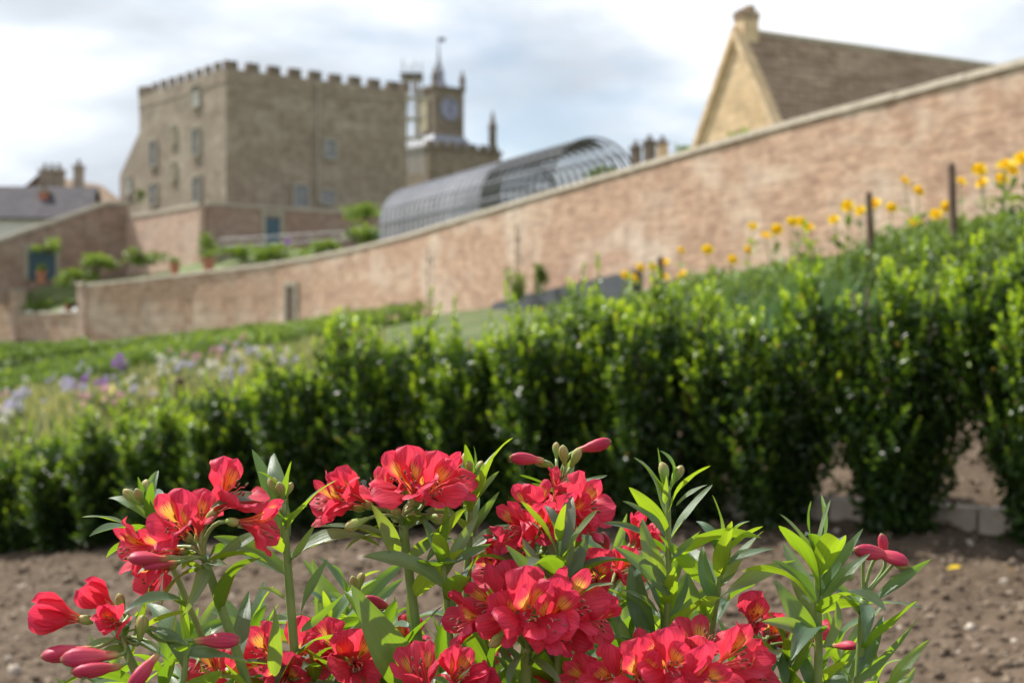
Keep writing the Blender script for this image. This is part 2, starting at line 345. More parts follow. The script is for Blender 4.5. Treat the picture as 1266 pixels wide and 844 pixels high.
M['anther'] = m_noise('anther', (.16, .09, .05), (.26, .2, .09), 30, .8)

# ------------------------------------------------------------------ terrain
gpts = [(0, 1.05, -.92), (1.9, 5, -.72), (-3.2, 9, -1.32), (-3, 4, -1.30), (3, 1, -.55), (-3, 0, -1.3), (3, -6, -.55), (-6, -6, -1.7), (-6, 9, -1.65), (4.5, 4, -.37),
        (2.4, 9, .08), (3.5, 8, .40), (1.0, 13.5, -.12), (-1.5, 12, -.75), (-6.06, 20, -1.0), (-3, 20, -.35), (-10, 35, -1.05), (-17, 60, -.55), (-27, 90, -.05), (-9.9, 75, .94),
        (.2, 53.7, 1.44), (11, 30.7, 2.3), (5, 20, .9), (-36, 97, .1), (-3, 45, .2), (13.3, 26, 2.35), (30, 30, 3.5), (-40, 40, -2.5), (-60, 100, -1)]
G0 = rbf(gpts)
def GZ(x, y): return G0(np.clip(x, -70, 40), np.clip(y, -12, 110))+CZ
def gz(x, y): return float(GZ(x, y))
def rough(x, y):
    m = smooth(1.2, 2.5, y)*(1-smooth(11, 16, y))*(1-smooth(5, 8, np.abs(x)))
    h = (nz(x*3.1, y*3.1)-.5)*.05+(nz(x*9.3+7, y*9.3)-.5)*.022+np.maximum(nz(x*19+3, y*19+9)-.5, -.08)*.04
    return h*(.25+.75*m)
xs = np.concatenate([-np.geomspace(300, 6.2, 45), np.arange(-6, 4.2, .034), np.geomspace(4.3, 300, 45)])
ys = np.concatenate([-np.geomspace(150, 1, 24)[:-1], np.arange(-1, 2.5, .25), np.arange(2.5, 10.6, .036), np.geomspace(10.8, 120, 50), [150, 200, 300, 500, 900]])
XX, YY = np.meshgrid(xs, ys); ZZ = GZ(XX, YY)+rough(XX, YY)
ZZ = np.where(YY > 112, ZZ-smooth(112, 160, YY)*4, ZZ)
v = np.stack([XX.ravel(), YY.ravel(), ZZ.ravel()], 1); nx, ny = len(xs), len(ys)
ii = (np.arange(ny-1)[:, None]*nx+np.arange(nx-1)[None]).ravel(); f = np.stack([ii, ii+1, ii+1+nx, ii+nx], 1)
ground = link('ground', mesh_np('ground', v, f, M['soil'])); tag(ground, kind='structure')

# wall line (x, y, foot z, top z) relative to the camera height
wl_main = [(13.3, 26.0, 2.0, 5.95), (11.4, 30.0, 1.9, 5.92), (6.99, 39.4, 1.5, 5.70), (.2, 53.7, 1.0, 5.10), (-4.6, 64.0, .7, 4.64), (-7.6, 70.1, .6, 4.46), (-10.2, 74.6, .5, 4.34)]
wl_left = [(-10.2, 74.6, .5, 4.34), (-12.6, 77.9, .3, 4.22), (-15.4, 80.9, .2, 4.07), (-18.6, 83.9, .1, 3.92), (-22.5, 87.0, 0, 3.72), (-27.0, 90.1, -.2, 3.46)]
wl_gap = [(-27.0, 90.1, -.2, 1.80), (-33.2, 95.5, -.4, 1.80)]
wl_far = [(-33.2, 95.5, -.4, 3.25), (-48.0, 108.6, -.6, 3.0)]
tp = [(13.3, 26, 5.2), (6.99, 39.4, 5.0), (.2, 53.7, 4.4), (-9.9, 75, 3.9), (-18, 82.2, 3.6), (-26.5, 89.7, 3.1), (-30, 92.7, 1.75), (-33.2, 95.5, 1.75), (-36, 98, 2.6),
      (-31, 96.5, 3.6), (-20.5, 91, 5.0), (-16, 94, 6.0), (-8, 99, 6.6), (-27.3, 100, 4.5), (-33, 96.6, 3.7), (5, 62, 4.8), (20, 60, 5.4), (-20, 135, 7), (20, 135, 8), (-70, 115, 3), (-70, 150, 4), (70, 50, 6), (70, 130, 8)]
T0 = rbf(tp)
def tz(x, y): return float(T0(x, y))+CZ
chain = [(13.3+2.5*4, 26-2.5*8.5)]+[(p[0], p[1]) for p in wl_main]+[(p[0], p[1]) for p in wl_left[1:]]+[wl_gap[1][:2], wl_far[1][:2], (-80, 137)]
sv = []
for i in range(len(chain)-1):
    a, b = chain[i], chain[i+1]; n = max(2, int(math.hypot(b[0]-a[0], b[1]-a[1])/1.2))
    for kk in range(n): sv.append((a[0]+(b[0]-a[0])*kk/n, a[1]+(b[1]-a[1])*kk/n))
sv.append(chain[-1]); sv = np.array(sv); tt = np.concatenate([[.12], np.linspace(1, 20, 24), np.geomspace(22, 170, 18)])
dx, dy = .62, .78
TX = sv[:, 0:1]+dx*tt[None]; TY = sv[:, 1:2]+dy*tt[None]; TZ = T0(TX, TY)+CZ+(nz(TX*1.7, TY*1.7)-.5)*.12
v = np.stack([TX.ravel(), TY.ravel(), TZ.ravel()], 1); n = len(tt)
ii = (np.arange(len(sv)-1)[:, None]*n+np.arange(n-1)[None]).ravel(); f = np.stack([ii, ii+1, ii+1+n, ii+n], 1)
tag(link('upper_terrace', mesh_np('upper_terrace', v, f, M['grass_bank'])), kind='structure')

# ------------------------------------------------------------------ walls
def run_wall(name, label, pts, th, mat, cop=True, cat='wall', coph=.16, over=.07, step=1.1, face_sign=1, parent=None, body='brickwork'):
    p0 = pts[0]; root = parent or thing(name, label, cat, (p0[0], p0[1], p0[2]+CZ))
    mb = MB()
    P = [Vector((p[0], p[1], 0)) for p in pts]; nrm = []
    for i in range(len(P)):
        d = (P[min(i+1, len(P)-1)]-P[max(i-1, 0)]).normalized(); nrm.append(Vector((-d.y, d.x, 0)))
    for i in range(len(P)-1):
        a, b, na, nb = P[i], P[i+1], nrm[i]*th/2, nrm[i+1]*th/2; p, q = pts[i], pts[i+1]
        z = lambda vv, zz: Vector((vv.x, vv.y, zz+CZ))
        mb.hexa([z(a-na, p[2]), z(b-nb, q[2]), z(b+nb, q[2]), z(a+na, p[2])], [z(a-na, p[3]), z(b-nb, q[3]), z(b+nb, q[3]), z(a+na, p[3])])
    mb.build(body, mat, root)
    if cop:
        for i in range(len(P)-1):
            a, b = P[i], P[i+1]; ln = (b-a).length; n = max(1, round(ln/step)); d = (b-a)/ln; nn = Vector((-d.y, d.x, 0))
            for k in range(n):
                t0, t1 = (k+.008)/n, (k+1-.008)/n; jit = random.uniform(-.008, .008); w_ = th/2+over+random.uniform(-.01, .01)
                lo, hi = [], []
                for tq, sg in ((t0, -1), (t1, -1), (t1, 1), (t0, 1)):
                    c = a+(b-a)*tq; zz = pts[i][3]+(pts[i+1][3]-pts[i][3])*tq+CZ+jit+.003
                    lo.append(Vector((c.x, c.y, zz))+nn*w_*sg); hi.append(Vector((c.x, c.y, zz+coph))+nn*w_*.8*sg)
                m2 = MB(); m2.hexa(lo, hi); m2.build('coping_stone', M['coping'], root)
    return root
main_wall = run_wall('garden_wall', 'long sloping pale red brick garden wall with stone coping', wl_main, .5, M['brick'])
left_wall = run_wall('garden_wall', 'brick terrace wall with a small brown door below the castle', wl_left, .5, M['brick'], step=1.1)
run_wall('retaining_wall', 'low brick retaining wall closing the gap below the green bank', wl_gap, .5, M['brick'], step=1.4)
run_wall('garden_wall', 'brick wall stub beyond the gap with the green bank', wl_far, .5, M['brick'], step=1.4)
# brick piers at the gap
for (x, y, b, t_), lab in ((wl_left[-1], 'pale brick pier on the castle side of the gap in the terrace wall'), (wl_far[0], 'pale brick pier beyond the gap in the terrace wall')):
    r = thing('brick_pier', lab, 'pier', (x, y, b+CZ)); mb = MB(); mb.box((x, y, b+CZ), .8, .8, t_-b+.12, (-.75, .66)); mb.build('shaft', M['brick_lit_tone'], r)
    mb = MB(); mb.box((x, y, t_+.123+CZ), .98, .98, .14, (-.75, .66), .85); mb.build('cap', M['coping'], r)
def face_panel(name, mat, parent, c, u, w_, h, d, nrm, z0=None):
    """box standing proud of a wall: c bottom centre on the wall face, u along the wall, nrm outwards"""
    u = Vector((u[0], u[1], 0)).normalized(); n_ = Vector((nrm[0], nrm[1], 0)).normalized(); mb = MB(); c = Vector(c)
    mb.box(c+n_*d/2, w_, d, h, u); return mb.build(name, mat, parent)
# small brown door in the terrace wall (px 365)
u = Vector((-2.4, 3.3, 0)).normalized(); nrm = Vector((-u.y, u.x, 0)); nrm = nrm if nrm.y < 0 else -nrm
c = Vector((-11.66, 76.6, .9+CZ))+nrm*.25
dr = face_panel('door', M['brown_door'], left_wall, c, u, .95, 1.95, .04, nrm); dr['label'] = 'small brown plank door in the brick wall'
for s in (-1, 1): face_panel('door_jamb', M['coping'], left_wall, c+u*s*.62, u, .26, 2.05, .09, nrm)
face_panel('lintel', M['coping'], left_wall, c+Vector((0, 0, 2.06)), u, 1.6, .26, .1, nrm)
# slim posts standing against the big wall
d = Vector((-21.3, 45, 0)).normalized(); nm = Vector((-d.y, d.x, 0)); nm = nm if nm.x < 0 else -nm
for px, lab in ((538, 'thin dark post against the wall beside the paler brick patch'), (648, 'thin dark post on the brick wall below the glasshouse')):
    k = (px-633)/F; Y = 25.6/(k+.473); x = k*Y; b = np.interp(Y, [26, 75], [2.3, .9])
    top = np.interp(Y, [p[1] for p in wl_main], [p[3] for p in wl_main])-.75
    p = Vector((x, Y, b+CZ))+nm*.33; mb = MB(); mb.tube([p-Vector((0, 0, .4)), p+Vector((0, 0, top-b))], .03, 8)
    r = thing('wall_post', lab, 'post', p-Vector((0, 0, .4))); mb.build('pole', M['brick_shade_tone'], r)
    mb = MB(); mb.box(p+Vector((0, 0, (top-b)*.8))+(-nm)*.06, .16, .1, .05, (d.x, d.y)); mb.build('bracket', M['iron'], r)

# ------------------------------------------------------------------ castle
A_, B_ = Vector((-.787, 1, 0)).normalized(), Vector((1, .787, 0)).normalized()     # left face runs along A_, right face along B_
NA, NB = -B_, -A_                                                                    # outward normals of the two faces
def block(mb, c0, la, lb, z0, z1):
    c0 = Vector((c0[0], c0[1], 0)); up0, up1 = Vector((0, 0, z0)), Vector((0, 0, z1))
    q = [c0, c0+B_*lb, c0+B_*lb+A_*la, c0+A_*la]
    mb.hexa([p+up0 for p in q], [p+up1 for p in q])
def merlons(root, c0, dir_, nrm_, length, z, n, h=.75, wfrac=.55, th=.5, mat=None):
    pitch = length/n
    for k in range(n):
        mb = MB(); c = Vector((c0[0], c0[1], 0))+dir_*(pitch*(k+.5*wfrac))-nrm_*(th/2+.004); c.z = z
        mb.box(c, pitch*wfrac, th, h*random.uniform(.93, 1.05), dir_); mb.build('merlon', mat or M['stone_dark'], root)
def window(root, pos, u, n_, w_, h, glass='glass_pane', frame_m='win_frame', arch=False):
    mb = MB(); mb.box(Vector(pos)-n_*.03, w_, .12, h, u); g = mb.build('window', M[glass], root)
    for s in (-1, 1):
        mb = MB(); mb.box(Vector(pos)+Vector(u)*s*(w_/2+.07)+n_*.03, .16, .22, h+.12, u); mb.build('frame', M[frame_m], g)
    for zz, hh in ((-.14, .15), (h*.5-.03, .07), (h+.01, .16)):
        mb = MB(); mb.box(Vector(pos)+Vector((0, 0, zz))+n_*(.045 if zz != h*.5-.03 else .04), w_+(.1 if zz != h*.5-.03 else -.02), .26 if zz != h*.5-.03 else .08, hh, u); mb.build('sill' if zz < 0 else 'frame', M['coping'] if zz < 0 else M[frame_m], g)
    mb = MB(); mb.box(Vector(pos)+n_*.044, .06, .07, h, u); mb.build('frame', M[frame_m], g)
def on_face(px, py, corner, u):
    """where the sight line through a photo pixel meets a vertical wall plane"""
    k = (px-633)/F; s = (k*corner[1]-corner[0])/(u.x-k*u.y); Y = corner[1]+u.y*s
    return Vector((corner[0]+u.x*s, Y, CZ+(422-py)/F*Y))
cc = (-20.1, 100.0); LA, LB = 14.8, 15.3
castle = thing('castle_block', 'square tan stone castle block with battlements and drainpipe', 'castle', (cc[0], cc[1], 5+CZ))
ztop = 19.2+CZ; mb = MB(); block(mb, cc, LA, LB, 4.5+CZ, ztop-1.0); mb.build('wall', M['stone'], castle)
mb = MB(); block(mb, Vector((cc[0], cc[1], 0))+(NA+NB)*.03, LA+.06, LB+.06, ztop-1.0+.003, ztop); mb.build('parapet', M['stone'], castle)
c3 = Vector((cc[0], cc[1], 0))+(NA+NB)*.03
merlons(castle, c3, B_, NB, LB+.06, ztop+.003, 9, .62); merlons(castle, c3+A_*1.3, A_, NA, LA-1.3, ztop+.003, 9, .65, .42, .3)
for s in (0, 1):   # far sides
    merlons(castle, c3+(A_*(LA+.2) if s == 0 else B_*(LB+.2)), B_ if s == 0 else A_, -NB if s == 0 else -NA, LB if s == 0 else LA, ztop+.003, 8)
for px, py, w_, h, g in ((243, 132, 1.0, 1.5, 'white_paint'), (243, 192, 1.0, 1.9, 'glass_pane'), (244, 250, 1.0, 1.8, 'glass_pane'), (190, 206, 1.1, 1.9, 'glass_pane'), (190, 254, 1.1, 1.6, 'glass_pane'), (215, 178, .7, 1.2, 'cream_glass'), (215, 222, .7, 1.2, 'cream_glass')):
    if g == 'cream_glass' and g not in M: M[g] = m_noise('window_blind', (.62, .52, .28), (.72, .62, .36), 3, .4)
    window(castle, on_face(px, py, cc, A_), A_, NA, w_, h, g)
for px, py, w_, h, g in ((408, 196, .95, 1.3, 'glass_pane'), (372, 256, 1.1, 1.55, 'glass_pane'), (405, 252, 1.1, .95, 'glass_pane')):
    window(castle, on_face(px, py, cc, B_), B_, NB, w_, h, g)
p = on_face(392, 250, cc, B_)+NB*.12; mb = MB(); mb.tube([p, Vector((p.x, p.y, ztop-.2))], .11, 8)
for zz in (2.5, 5, 7.5): mb.box(p+Vector((0, 0, zz)), .34, .16, .12, B_)
mb.build('drainpipe', M['coping'], castle)
mb = MB(); mb.box(Vector((p.x, p.y, ztop-.55)), .5, .3, .4, B_); mb.build('rain_hopper', M['coping'], castle)
# gabled wing left of the block
wing = thing('castle_wing', 'lower gabled stone wing with white window behind the castle block', 'building', (-31, 114, 5+CZ))
wc = Vector((-29.3, 111.6, 0))+A_*.3; mb = MB(); q = [wc+B_*6, wc+B_*6+A_*6, wc+A_*6, wc]
wc2 = on_face(148, 250, (-29.6, 112.5), A_); mb = MB(); wz0, wz1 = 5+CZ, CZ+(422-215)/F*114
base = Vector((wc2.x, wc2.y, 0)); L_ = 4.5
q = [base-A_*L_, base-A_*L_+B_*7, base+B_*7, base]; mb.hexa([p+Vector((0, 0, wz0)) for p in q], [p+Vector((0, 0, wz1)) for p in q]); mb.build('wall', M['stone'], wing)
mb = MB(); e0, e1 = [p+Vector((0, 0, wz1+.003)) for p in (q[3], q[0])], [p+Vector((0, 0, wz1+.003)) for p in (q[2], q[1])]
rr = [e0[1]+Vector((0, 0, 3.6)), e1[1]+Vector((0, 0, 3.6))]
mb.poly([e0[0], e0[1], rr[0]]); mb.poly([e1[1], e1[0], rr[1]]); mb.quad(e0[0], rr[0], rr[1], e1[0]); mb.quad(e0[1], e1[1], rr[1], rr[0]); mb.build('roof', M['stone'], wing)
window(wing, on_face(160, 240, (base.x, base.y), A_), A_, NA, .9, 1.3, 'white_paint')
# ------------------------------------------------------------------ terrace walls below the castle
bc = (-20.04, 92.0)
def P2(c, u, s): return (c[0]+u.x*s, c[1]+u.y*s)
b1 = P2(bc, A_, 11.8); b2 = P2(bc, B_, 18)
ctw = run_wall('terrace_wall', 'sunlit pink brick wall at the foot of the castle block', [(b1[0], b1[1], 3.5, 8.72), (bc[0], bc[1], 3.5, 8.72)], .4, M['brick_lit_tone'], coph=.2)
ctw2 = run_wall('terrace_wall', 'shaded brick wall with a blue door at the foot of the castle', [(bc[0]+.2, bc[1]+.16, 3.5, 8.82), (b2[0], b2[1], 4.5, 8.82)], .4, M['brick_shade_tone'], coph=.2)
pd = on_face(335, 306, bc, B_)+NB*.2
face_panel('door', M['door_blue'], ctw2, pd, B_, 1.05, 1.95, .05, NB)
for s in (-1, 1): face_panel('door_jamb', M['coping'], ctw2, pd+B_*s*.68, B_, .28, 2.1, .1, NB)
face_panel('lintel', M['coping'], ctw2, pd+Vector((0, 0, 2.11)), B_, 1.75, .32, .11, NB)
# tall shaded wall on the far left
dc = P2(bc, A_, 11.9); q1 = P2(dc, -B_, 1.6); q2 = P2(dc, -B_, 9.2); q3 = P2(dc, -B_, 16)
lw = run_wall('boundary_wall', 'shaded brick boundary wall with sloping coping and a wide blue door', [(dc[0], dc[1], 3, 9.6), (q1[0], q1[1], 3, 9.6), (q2[0], q2[1], 2.5, 6.6), (q3[0], q3[1], 2.0, 4.4)], .5, M['brick_shade_tone'], coph=.28, over=.12)
pd = on_face(50, 346, dc, -B_)+NB*.25
for s in (-1, 1): face_panel('door', M['door_blue'], lw, pd+B_*s*.47, B_, .92, 2.0, .06, NB)
for s in (-1, 1): face_panel('door_jamb', M['coping'], lw, pd+B_*s*1.1, B_, .3, 2.1, .1, NB)
face_panel('lintel', M['coping'], lw, pd+Vector((0, 0, 2.11)), B_, 2.6, .3, .11, NB)

# ------------------------------------------------------------------ village house on the far left
def hipless_house(name, label, c, ax, length, depth, z0, ze, zr, wallm, roofm):
    r = thing(name, label, 'house', (c[0], c[1], z0)); a = Vector((ax[0], ax[1], 0)).normalized(); b = Vector((-a.y, a.x, 0)); c = Vector((c[0], c[1], 0))
    mb = MB(); mb.box((c.x, c.y, z0), length, depth, ze-z0, a)
    for s in (-1, 1):
        e = c+a*s*length/2; tri = [e-b*depth/2+Vector((0, 0, ze)), e+b*depth/2+Vector((0, 0, ze)), e+Vector((0, 0, zr))]
        mb.poly(tri if s > 0 else tri[::-1], [(0, 0), (depth, 0), (depth/2, zr-ze)])
    mb.build('wall', wallm, r)
    mb = MB(); o = .35; th = Vector((0, 0, .14)); sl = math.hypot(depth/2, zr-ze)
    for s in (-1, 1):
        k = (zr-ze)/(depth/2)
        lo = [c-a*(length/2+o)+b*s*(depth/2+o), c+a*(length/2+o)+b*s*(depth/2+o), c+a*(length/2+o), c-a*(length/2+o)]
        zz = [ze-o*k+.06, ze-o*k+.06, zr+.06, zr+.06]; lo = [p+Vector((0, 0, z)) for p, z in zip(lo, zz)]
        uv = [(0, 0), (length, 0), (length, sl), (0, sl)]
        mb.quad(*[p+th for p in lo], uv); mb.quad(*lo[::-1], uv[::-1])
        for i in range(4): j = (i+1) % 4; mb.quad(lo[i], lo[j], lo[j]+th, lo[i]+th)
    rf = mb.build('roof', roofm, r)
    return r, rf
vh, vrf = hipless_house('village_house', 'grey slate roofed house with stone chimneys beyond the boundary wall', at(-20, 300, 113)[:2], (1, .12), 17, 9, 3.0+CZ, at(0, 268, 108).z, at(0, 233, 113).z, M['render_white'], M['slate'])
def chimney(root, px0, px1, pyt, pyb, Y, mat, pots=2, ax=(1, .12), name='chimney'):
    a, b = at(px0, pyb, Y), at(px1, pyt, Y); mb = MB(); cx = (a.x+b.x)/2; w_ = b.x-a.x
    mb.box((cx, Y, a.z), w_, .9, b.z-a.z, ax); ch = mb.build(name, mat, root)
    mb = MB(); mb.box((cx, Y, b.z+.003), w_+.2, 1.1, .2, ax); mb.build('cap', M['coping'], ch)
    for k in range(pots):
        x = cx+(k-(pots-1)/2)*w_/max(1, pots)*.9; mb = MB(); mb.tube([(x, Y, b.z+.2), (x, Y, b.z+.65), (x, Y, b.z+.7)], [.17, .14, .17], 8); mb.build('chimney_pot', M['stone_dark'], ch)
    return ch
sh, srf = hipless_house('stone_house', 'small stone house with gable and tall chimneys beyond the slate roof', at(88, 300, 122)[:2], (.35, 1), 8, 6.0, 3.0+CZ, at(0, 253, 120).z, at(0, 222, 120).z, M['stone'], M['stone_slate'])
chimney(sh, 50, 79, 213, 262, 117, M['stone'], 3); chimney(sh, 92, 103, 208, 245, 117.6, M['stone'], 1)
ch = chimney(vh, 50, 60, 238, 262, 112, M['terracotta'], 1); ch['label'] = 'short red brick chimney'

# ------------------------------------------------------------------ clock tower
ct = thing('clock_tower', 'stone clock tower with spirelet and pinnacles on a dark battlemented base', 'tower', at(560, 230, 140))
ctc = on_face(537, 130, (-7.7, 140), B_); cl0 = Vector((ctc.x, ctc.y, 0))
def zpx(py, Y): return CZ+(422-py)/F*Y
wB = 3.6; wA = 3.6
mb = MB(); block(mb, cl0, wA, wB, zpx(168, 140), zpx(106, 140)); mb.build('shaft', M['stone_tower'], ct)
mb = MB(); lo = [cl0+p for p in ((NA+NB)*1.0, B_*(wB+1.0)+NB*1.0, B_*(wB+1.0)+A_*(wA+1.0), A_*(wA+1.0)+NA*1.0)]; hi = [cl0+(NA+NB)*.05, cl0+B_*(wB+.05)+NB*.05, cl0+B_*(wB+.05)+A_*(wA+.05), cl0+A_*(wA+.05)+NA*.05]
mb.hexa([p+Vector((0, 0, zpx(184, 140))) for p in lo], [p+Vector((0, 0, zpx(166, 140))) for p in hi]); mb.build('lead_skirt', M['lead'], ct)
mb = MB(); block(mb, cl0+(NA+NB)*2.2, 6.5, 8.8, 6+CZ, zpx(188, 140)); mb.build('base', M['stone_tower'], ct)
mb = MB(); block(mb, cl0+(NA+NB)*2.35, 6.8, 9.1, zpx(188, 140)+.003, zpx(184, 140)); mb.build('parapet', M['stone_dark'], ct)
merlons(ct, cl0+(NA+NB)*2.35, B_, NB, 9.1, zpx(184, 140)+.006, 7, .45)
mb = MB(); block(mb, cl0+(NA+NB)*.15, wA+.3, wB+.3, zpx(109, 140), zpx(105, 140)); mb.build('cornice', M['stone_dark'], ct)
def pinnacle(px, pyb, pyt, Y, root, w_=.5):
    b = at(px, pyb, Y); h = (pyb-pyt)/F*Y; mb = MB(); mb.box(b, w_, w_, h*.55, B_); mb.box(b+Vector((0, 0, h*.55)), w_*1.25, w_*1.25, h*.06, B_)
    mb.box(b+Vector((0, 0, h*.61)), w_*.9, w_*.9, h*.39, B_, .12); return mb.build('pinnacle', M['stone_dark'], root)
for off in (Vector(), B_*wB, A_*wA, A_*wA+B_*wB):
    b = cl0+off*.94+(A_+B_)*.1; b.z = zpx(105, 140); mb = MB(); mb.box(b, .42, .42, .9, B_); mb.box(b+Vector((0, 0, .9)), .52, .52, .1, B_); mb.box(b+Vector((0, 0, 1.0)), .38, .38, .9, B_, .12); mb.build('pinnacle', M['stone_dark'], ct)
pinnacle(609, 186, 136, 141, ct, .55)
mid = cl0+A_*wA/2+B_*wB/2; z0 = zpx(105, 140)
mb = MB(); n = 8; prof = [(1.35, 0), (1.1, .25), (.62, .55), (.5, 1.6), (.62, 1.65), (.42, 2.0), (.16, 2.9), (.07, 4.2)]
mb.tube([mid+Vector((0, 0, z0+h)) for r, h in prof], [r for r, h in prof], 8); mb.build('spirelet', M['lead'], ct)
mb = MB(); mb.tube([mid+Vector((0, 0, z0+4.1)), mid+Vector((0, 0, z0+5.2))], .05, 6); mb.box(mid+Vector((.3, 0, z0+4.8)), .75, .06, .35, (1, 0)); mb.build('weathervane', M['iron'], ct)
fc = cl0+B_*wB/2+NB*.08; fc.z = zpx(135, 141)
mb = MB(); ring = [fc+B_*math.cos(a)*1.12+Vector((0, 0, math.sin(a)*1.12)) for a in np.linspace(0, 2*math.pi, 32, endpoint=False)]
mb.poly(ring)
for i in range(32): j = (i+1) % 32; mb.quad(ring[i], ring[j], ring[j]-NB*.1, ring[i]-NB*.1)
cf = mb.build('clock_face', M['clock'], ct)
mb = MB()
for i in range(12):
    a = i*math.pi/6; c = fc+NB*.03+B_*math.cos(a)*.92+Vector((0, 0, math.sin(a)*.92)); mb.tube([c-(B_*math.cos(a)+Vector((0, 0, math.sin(a))))*.12, c+(B_*math.cos(a)+Vector((0, 0, math.sin(a))))*.12], .045, 5)
mb.build('hour_marks', M['iron'], cf)
for a, ln in ((R(75), .85), (R(-60), .55)):
    mb = MB(); mb.tube([fc+NB*.06, fc+NB*.06+(B_*math.cos(a)+Vector((0, 0, math.sin(a))))*ln], [.08, .04], 6); mb.build('clock_hand', M['iron'], cf)
mb = MB(); mb.tube([fc+NB*.02+B_*math.cos(a)*1.12+Vector((0, 0, math.sin(a)*1.12)) for a in np.linspace(0, 2*math.pi, 33)], .09, 6); mb.build('clock_rim', M['lead'], cf)
window_z = cl0+A_*wA/2+NA*.02; window_z.z = zpx(160, 140); window(ct, window_z, A_, NA, 1.2, 3.2, 'cream_glass')
# scaffold between castle and clock tower
sc_ = thing('scaffold_tower', 'slim pale scaffold poles rising between castle block and clock tower', 'scaffold', at(510, 215, 128))
polexs = [(498, 74, 128), (506, 80, 130), (513, 76, 128), (521, 78, 130)]
for px, pt, Y in polexs:
    mb = MB(); mb.tube([at(px, 215, Y), at(px, pt, Y)], .09, 6); mb.build('pole', M['galv'], sc_)
for py in (92, 97, 120, 146, 170):
    mb = MB(); mb.tube([at(495, py, 127.8), at(523, py, 127.8)], .07, 6); mb.build('ledger', M['iron'] if py < 100 else M['galv'], sc_)
    mb = MB(); mb.box(at(509, py+1.5, 129.1), 2.0, 2.2, .06, (1, 0)); mb.build('deck_board', M['coping'], sc_)

# ------------------------------------------------------------------ gable house on the right
gh = thing('gable_house', 'golden stone gabled house with big brown stone slate roof behind the wall', 'house', (8.6, 55, 5+CZ))
rd = Vector((.863, .505, 0)); gd = Vector((.505, -.863, 0)); apex = at(909, 44, 55); drop = 6.4; hw = drop*.604; Lh = 26
A0 = Vector((apex.x, apex.y, 0)); ze = apex.z-drop
mb = MB(); q = [A0-gd*hw, A0+gd*hw, A0+gd*hw+rd*Lh, A0-gd*hw+rd*Lh]
mb.hexa([p+Vector((0, 0, 4.5+CZ)) for p in q], [p+Vector((0, 0, ze)) for p in q])
for s in (0, Lh): mb.poly([A0-gd*hw+rd*s+Vector((0, 0, ze)), A0+gd*hw+rd*s+Vector((0, 0, ze)), A0+rd*s+Vector((0, 0, apex.z))][::(1 if s == 0 else -1)], [(0, 0), (2*hw, 0), (hw, drop)])
mb.build('wall', M['stone_gold'], gh)
mb = MB()
for s in (-1, 1):
    lo = [A0+gd*s*(hw+.3)+rd*.35+Vector((0, 0, ze-.5)), A0+gd*s*(hw+.3)+rd*(Lh+.2)+Vector((0, 0, ze-.5)), A0+rd*(Lh+.2)+Vector((0, 0, apex.z+.03)), A0+rd*.35+Vector((0, 0, apex.z+.03))]
    sl = math.hypot(hw, drop); uv = [(0, 0), (Lh, 0), (Lh, sl), (0, sl)]
    n_ = Vector((0, 0, .16)); mb.quad(*[p+n_ for p in lo], uv); mb.quad(*lo[::-1], uv[::-1])
    for i in range(4): j = (i+1) % 4; mb.quad(lo[i], lo[j], lo[j]+n_, lo[i]+n_)
ghr = mb.build('roof', M['stone_slate'], gh)
sl = math.hypot(hw, drop); slope = (gd*hw-Vector((0, 0, drop)))/sl; nrm_r = slope.cross(rd).normalized(); nrm_r = nrm_r if nrm_r.z > 0 else -nrm_r
ncr = 22
for k in range(ncr):      # rows of stone slates, each lapping the one below
    p0 = A0+Vector((0, 0, apex.z+.19))+slope*(sl+.35)*k/ncr; p1 = A0+Vector((0, 0, apex.z+.19))+slope*(sl+.35)*(k+1.12)/ncr; s0 = .36
    lift = nrm_r*(.02+.012*random.random()); tail = nrm_r*.055
    mb = MB(); q4 = [p0+rd*s0+lift*.2, p0+rd*(Lh+.15)+lift*.2, p1+rd*(Lh+.15)+lift+tail*.6, p1+rd*s0+lift+tail*.6]; lo4 = [p-nrm_r*.05 for p in q4]
    uvq = [(k*.37, k*.31), (Lh+k*.37, k*.31), (Lh+k*.37, k*.31+.3), (k*.37, k*.31+.3)]
    mb.quad(*q4, uvq); mb.quad(*lo4[::-1], uvq)
    for i in range(4): j = (i+1) % 4; mb.quad(lo4[i], lo4[j], q4[j], q4[i], uvq)
    mb.build('slate_course', M['stone_slate'], ghr)
mb = MB(); mb.tube([A0+rd*.4+Vector((0, 0, apex.z+.2)), A0+rd*(Lh+.2)+Vector((0, 0, apex.z+.2))], .14, 6); mb.build('ridge_tiles', M['coping'], ghr)
for s in (-1, 1):      # raised gable coping
    mb = MB(); a, b = A0+Vector((0, 0, apex.z+.25)), A0+gd*s*(hw+.3)+Vector((0, 0, ze-.35))
    up = Vector((0, 0, .35)); r0, r1 = -rd*.15, rd*.34
    lo = [a+r0-up, b+r0-up, b+r1-up, a+r1-up]; mb.hexa(lo, [p+up*1.25 for p in lo]); mb.build('gable_coping', M['stone_gold'], gh)
cb = A0+rd*.55; cb.z = apex.z-.6
mb = MB(); mb.box(cb, .72, .6, 1.25, rd); ch = mb.build('chimney', M['stone_gold'], gh)
mb = MB(); mb.box(cb+Vector((0, 0, 1.253)), .8, .68, .14, rd); mb.box(cb+Vector((0, 0, 1.393)), .76, .64, .14, rd, 1.12); mb.build('cap', M['stone_slate'], ch)
mb = MB(); mb.box(cb+Vector((0, 0, 1.536))+rd*.15, .34, .36, .28, rd, .9); mb.build('chimney_pot', M['stone_slate'], ch)
mb = MB(); mb.box(cb+Vector((0, 0, 1.536))-rd*.25, .24, .3, .1, rd, .9); mb.build('chimney_pot', M['stone_slate'], ch)
